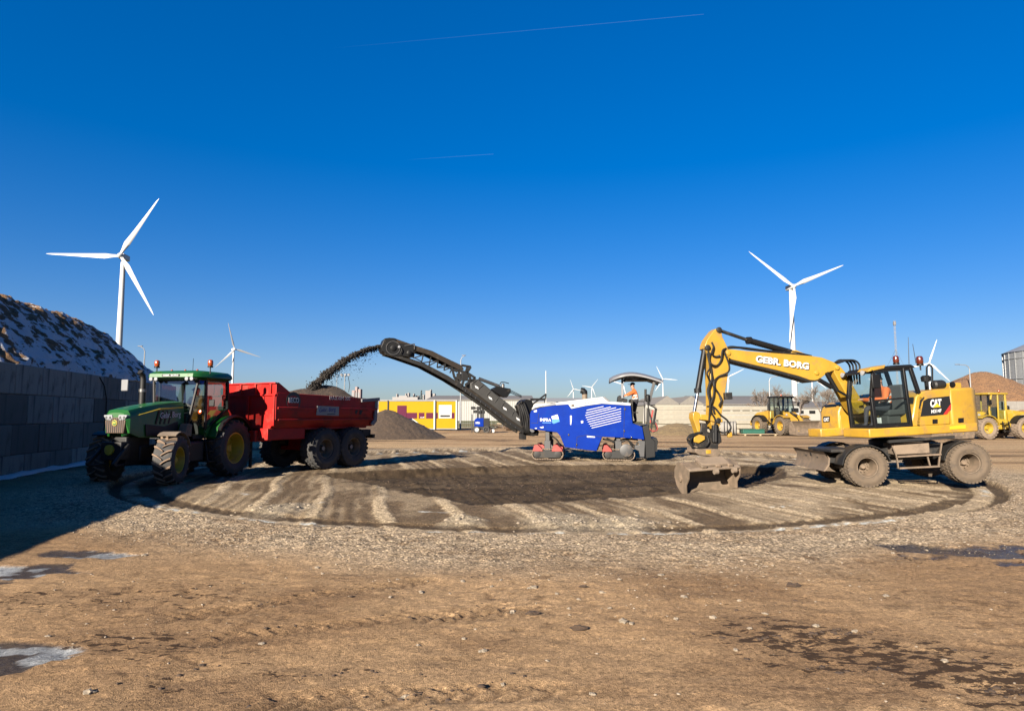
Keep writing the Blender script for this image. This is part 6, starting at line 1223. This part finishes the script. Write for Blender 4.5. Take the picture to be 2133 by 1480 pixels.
# ------------------------------------------------------------ wheel loaders and small machines
def loader(M,label,paint,roof,bright):
    T=thing('wheel_loader',label,'wheel loader',M,'wheel loaders at the back of the yard'); K=MAT['black']; Y=MAT[paint]; r=.80
    for x in (1.6,-1.55):
        for s in (1,-1): wheel(T,(x,s*1.02,r),r,.66,.40,MAT['tyremud'] if not bright else MAT['mud'],Y,out=s,lug='block',nl=20,lh=.05,dish=.5,bolts=8)
    # rear frame and engine hood
    MB().prism([(-.35,1.0),(-.35,2.1),(-.75,2.15),(-2.3,1.98),(-2.75,1.75),(-2.85,1.1),(-2.3,.8),(-.6,.8)],-.78,.78).build('engine_hood',Y,T,bevel=.08,seg=3)
    MB().box(-2.95,-2.6,-1.1,1.1,.75,1.25).build('counterweight',Y,T,bevel=.08); MB().box(-.6,.5,-.6,.6,.7,1.15).box(.3,2.2,-.45,.45,.65,1.15).build('frame',Y if bright else MAT['dark'],T,bevel=.03)
    for k in range(5): MB().box(-2.87,-2.80,-.5+.22*k,-.36+.22*k,1.2,1.7).build('grille_slot',K,T)
    for s in (1,-1):
        for x,a0,a1 in ((-1.55,25,165),(1.6,50,170)):
            rings=[]
            for k in range(9):
                a=R(a0+(a1-a0)*k/8); q=r+.10; rings.append([(x+(q+dr)*math.cos(a),s*yy,r+(q+dr)*math.sin(a)) for dr,yy in ((0,.7),(0,1.36),(.05,1.36),(.05,.7))])
            MB().loft(rings).build('fender',Y if x>0 else K,T)
        st=MB()
        for z in (.55,.85,1.15): st.box(-.45,.05,s*1.05-.12,s*1.05+.12,z,z+.04)
        st.bar((-.45,s*1.1,.5),(-.45,s*.95,1.3),.05).bar((.05,s*1.1,.5),(.05,s*.95,1.3),.05).build('steps',MAT['dark'],T)
    MB().tube([(-1.3,-.3,2.0),(-1.3,-.3,2.75)],.07,10).build('exhaust',MAT['dark'],T); MB().lathe([(.10,0),(.14,.1),(.14,.3),(.05,.35)],(-1.0,.4,2.1),'z',12).build('air_cleaner',K,T)
    # cab
    fr=MB(); x0,x1,y=-.55,.85,.72; z0,z1=1.25,3.25
    for s in (1,-1):
        fr.bar((x1-.05,s*y*.95,z0),(x1+.05,s*y,z0+.9),.09); fr.bar((x1+.05,s*y,z0+.9),(x1-.2,s*y,z1),.09); fr.bar((x0,s*y,z0),(x0+.05,s*y,z1),.12); fr.bar((.15,s*y,z0),(.12,s*y,z1),.09); fr.bar((x0,s*y,z0+.05),(x1,s*y,z0+.05),.1,.3)
    fr.bar((x0,-y,z0+.6),(x0,y,z0+.6),.1).bar((x1,-y,z0+.2),(x1,y,z0+.2),.1,.4); fr.build('cab_frame',K if not bright else Y,T,bevel=.015)
    MB().box(x0-.15,x1+.1,-y-.12,y+.12,z1,z1+.14).build('cab_roof',MAT[roof],T,bevel=.05); MB().box(x0,x1,-y+.02,y-.02,z0-.15,z0).build('cab_floor',K,T)
    gl=lambda nm,v: MB().add(v,[tuple(range(len(v)))]).build(nm,MAT['glassd'],T,smooth=False)
    gl('windscreen',[(x1+.02,-y+.05,z0+.35),(x1+.02,y-.05,z0+.35),(x1+.06,y-.05,z0+.9),(x1-.18,y-.05,z1),(x1-.18,-y+.05,z1),(x1+.06,-y+.05,z0+.9)]); gl('rear_pane',[(x0,-y+.05,z0+.6),(x0,y-.05,z0+.6),(x0+.04,y-.05,z1),(x0+.04,-y+.05,z1)])
    for s in (1,-1): gl('side_pane',[(x0+.05,s*y,z0+.2),(.1,s*y,z0+.2),(.1,s*y,z1),(x0+.08,s*y,z1)]); gl('door_pane',[(.2,s*y,z0+.15),(x1-.05,s*y,z0+.2),(x1+.03,s*y,z0+.9),(x1-.2,s*y,z1),(.18,s*y,z1)])
    MB().box(-.3,.2,-.25,.25,z0+.3,z0+.45).box(-.38,-.25,-.25,.25,z0+.4,z0+1.1).build('seat',MAT['seat'],T,bevel=.04)
    for s in (1,-1): m=MB().box(x1+.2,x1+.24,s*1.05-.1,s*1.05+.1,z1-.75,z1-.4).build('mirror',K,T,bevel=.01); MB().tube([(x1,s*y,z1-.3),(x1+.2,s*1.05,z1-.4)],.02,5).build('mirror_arm',K,m)
    beacon(T,(x0+.2,.4,z1+.14),1.0,'amber')
    # lift arms and bucket
    for s in (1,-1):
        MB().prism([(1.0,1.9),(1.25,2.0),(2.0,1.55),(2.75,.75),(3.0,.40),(2.85,.30),(2.5,.7),(1.8,1.35)],s*.50-.07,s*.50+.07).build('lift_arm',Y,T,bevel=.02)
        MB().tube([(1.3,s*.3,1.1),(2.3,s*.42,1.05)],.07,8).build('lift_cylinder',MAT['steel'],T)
        MB().lathe([(.07,0),(.09,.05),(.09,.07),(.01,.07)],(1.75,s*.75,1.75),'x',12).build('headlight',MAT['lamp'],T)
    MB().prism([(1.05,1.1),(1.0,1.95),(1.3,2.0),(1.7,1.5),(1.9,1.1)],-.42,.42).build('loader_tower',Y,T,bevel=.03); MB().tube([(1.3,0,1.95),(2.3,0,1.65)],.09,10).build('tilt_cylinder',MAT['dark'],T); MB().bar((2.3,0,1.7),(2.95,0,.95),.14,.2).build('z_bar',Y,T,bevel=.02)
    out=[(3.0,.15),(2.92,.35),(2.95,.85),(3.1,1.15),(3.25,1.25)]; inn=[(3.27,1.22),(3.14,1.12),(3.0,.83),(2.97,.36),(3.06,.20),(3.95,.10),(3.98,.06),(3.05,.10)]
    MB().prism(out+inn,-1.42,1.42).build('bucket',MAT['worn'],T)
    for s in (1,-1): MB().prism([(3.0,.12),(2.92,.35),(2.95,.85),(3.1,1.15),(3.27,1.24),(3.55,.75),(3.96,.09)],s*1.42-.02,s*1.42+.02).build('bucket_side',MAT['worn'],T)
    return T
g=gnd(1640,906); loader(pose((g.x+.1,g.y+1.6,0),(.27,-.963)),'yellow wheel loader with black cab standing before the bare trees','cat','black',False)
g=gnd(2078,914); loader(pose((g.x+.3,g.y+.9,0),(-.985,-.17)),'bright yellow wheel loader with yellow cab roof at the right edge','vol','vol',True)

def light_tower():
    Y=66.; P=lambda x,y:at(*c4(x,y),Y); a=P(1190,1148); M=pose((a.x,Y,0),(-1,0)); T=thing('light_tower_trailer','small blue towed light tower with dark floodlights behind the conveyor','light tower',M); x=lambda u:a.x-P(u,900).x; z=lambda v:P(1190,v).z-a.z+.05; B=MAT['blue']
    MB().prism([(x(1105),z(1085)),(x(1105),z(1010)),(x(1130),z(990)),(x(1205),z(990)),(x(1205),z(1085))],-.6,.6).build('blue_body',B,T,bevel=.03); MB().box(*sorted((x(1205),x(1268))),-.62,.62,z(1090),z(992)).build('dark_cabinet',MAT['black'],T,bevel=.03)
    MB().box(*sorted((x(1090),x(1280))),-.5,.5,z(1108),z(1088)).build('chassis',MAT['dark'],T); textq('INFRA','lettering',MAT['decal_w'],T,(x(1118),.605,z(1055)),(x(1165),.605,z(1055)),(x(1118),.605,z(1030)),bold=.02)
    for u in (1130,1235):
        for s in (1,-1): wheel(T,(x(u),s*.62,.33),.33,.2,.2,MAT['tyre'],MAT['white'] if u==1130 else MAT['dark'],out=s,lug='road')
    MB().tube([(x(1160),0,z(1000)),(x(1160),0,z(890))],.07,8).build('mast',MAT['galv'],T); MB().bar((x(1080),0,z(880)),(x(1215),0,z(885)),.1).build('crossbar',MAT['dark'],T)
    for u,v in ((1085,880),(1110,920),(1150,880),(1195,925),(1205,885),(1165,925)): MB().box(x(u)-.2,x(u)+.2,-.2,.2,z(v)-.14,z(v)+.14).build('floodlight',MAT['black'],T,bevel=.03)
    MB().bar((x(1280),0,.5),(x(1340),0,.45),.1).build('drawbar',MAT['dark'],T); MB().box(*sorted((x(1222),x(1260))),.61,.63,z(1115),z(1100)).build('number_plate',MAT['decal_y'],T); MB().lathe([(.17,-.05),(.17,.05)],(x(1305),.2,.2),'y',12).build('jockey_wheel',MAT['white'],T)
    MB().box(x(1075)-.05,x(1075)+.05,-.05,.05,0,z(950)).build('stabiliser',MAT['dark'],T)
light_tower()
def car():
    Y=58.; a=at(836,893,Y); T=thing('parked_car','dark parked car with white trim half hidden behind the soil pile','car',pose((a.x,Y,0),(.8,-.6))); K=mat('navy_car_paint',(.012,.014,.04),.25,coat=.5)
    MB().prism([(-2.1,.35),(-2.15,.75),(-1.9,.95),(-1.3,1.0),(-.8,1.42),(.55,1.45),(1.25,1.0),(2.0,.85),(2.15,.6),(2.1,.35)],-.85,.85).build('body',K,T,bevel=.08,seg=3)
    for s in (1,-1):
        MB().prism([(-1.15,1.0),(-.75,1.36),(.5,1.39),(1.05,1.0)],s*.855-.005,s*.855+.005).build('side_window',MAT['glassd'],T); MB().bar((-1.3,s*.86,1.0),(1.2,s*.86,1.0),.02,.05).build('trim',MAT['white'],T)
        for x in (-1.35,1.4): wheel(T,(x,s*.75,.32),.32,.2,.2,MAT['tyre'],MAT['steel'],out=s,lug='road')
        MB().box(2.05,2.17,s*.6-.15,s*.6+.15,.62,.75).build('headlight',MAT['lamp'],T,bevel=.02)
    MB().bar((.6,-.7,1.43),(1.25,-.8,1.03),.05).bar((.6,.7,1.43),(1.25,.8,1.03),.05).build('windscreen_post',MAT['white'],T)
car()
# heap of scrap and a red roller behind the conveyor foot
g=gnd(1080,893); T=thing('scrap_pile','rusty scrap timber and iron lying behind the conveyor foot','scrap',Matrix.Translation((g.x,g.y+1,0)))
for k in range(16): MB().bar((random.uniform(-3.5,2.2),random.uniform(-.6,.6),random.uniform(.05,.5)),(random.uniform(-3.5,2.2),random.uniform(-.6,.6),random.uniform(.1,.7)),.08).build('scrap_piece',MAT['grill'] if k%3 else MAT['wood'],T)
g=gnd(1062,896); T=thing('roller_drum','rust-brown drum lying behind the conveyor foot','drum',pose((g.x,g.y,.32),(1,.2)))
MB().lathe([(.05,-.42),(.30,-.42),(.31,-.38),(.31,.38),(.30,.42),(.05,.42)],(0,0,0),'x',20).build('drum',MAT['grill'],T)
for z in (-.42,.42): MB().lathe([(.06,-.03),(.06,.03)],(z,0,0),'x',10).build('axle_end',MAT['dark'],T)
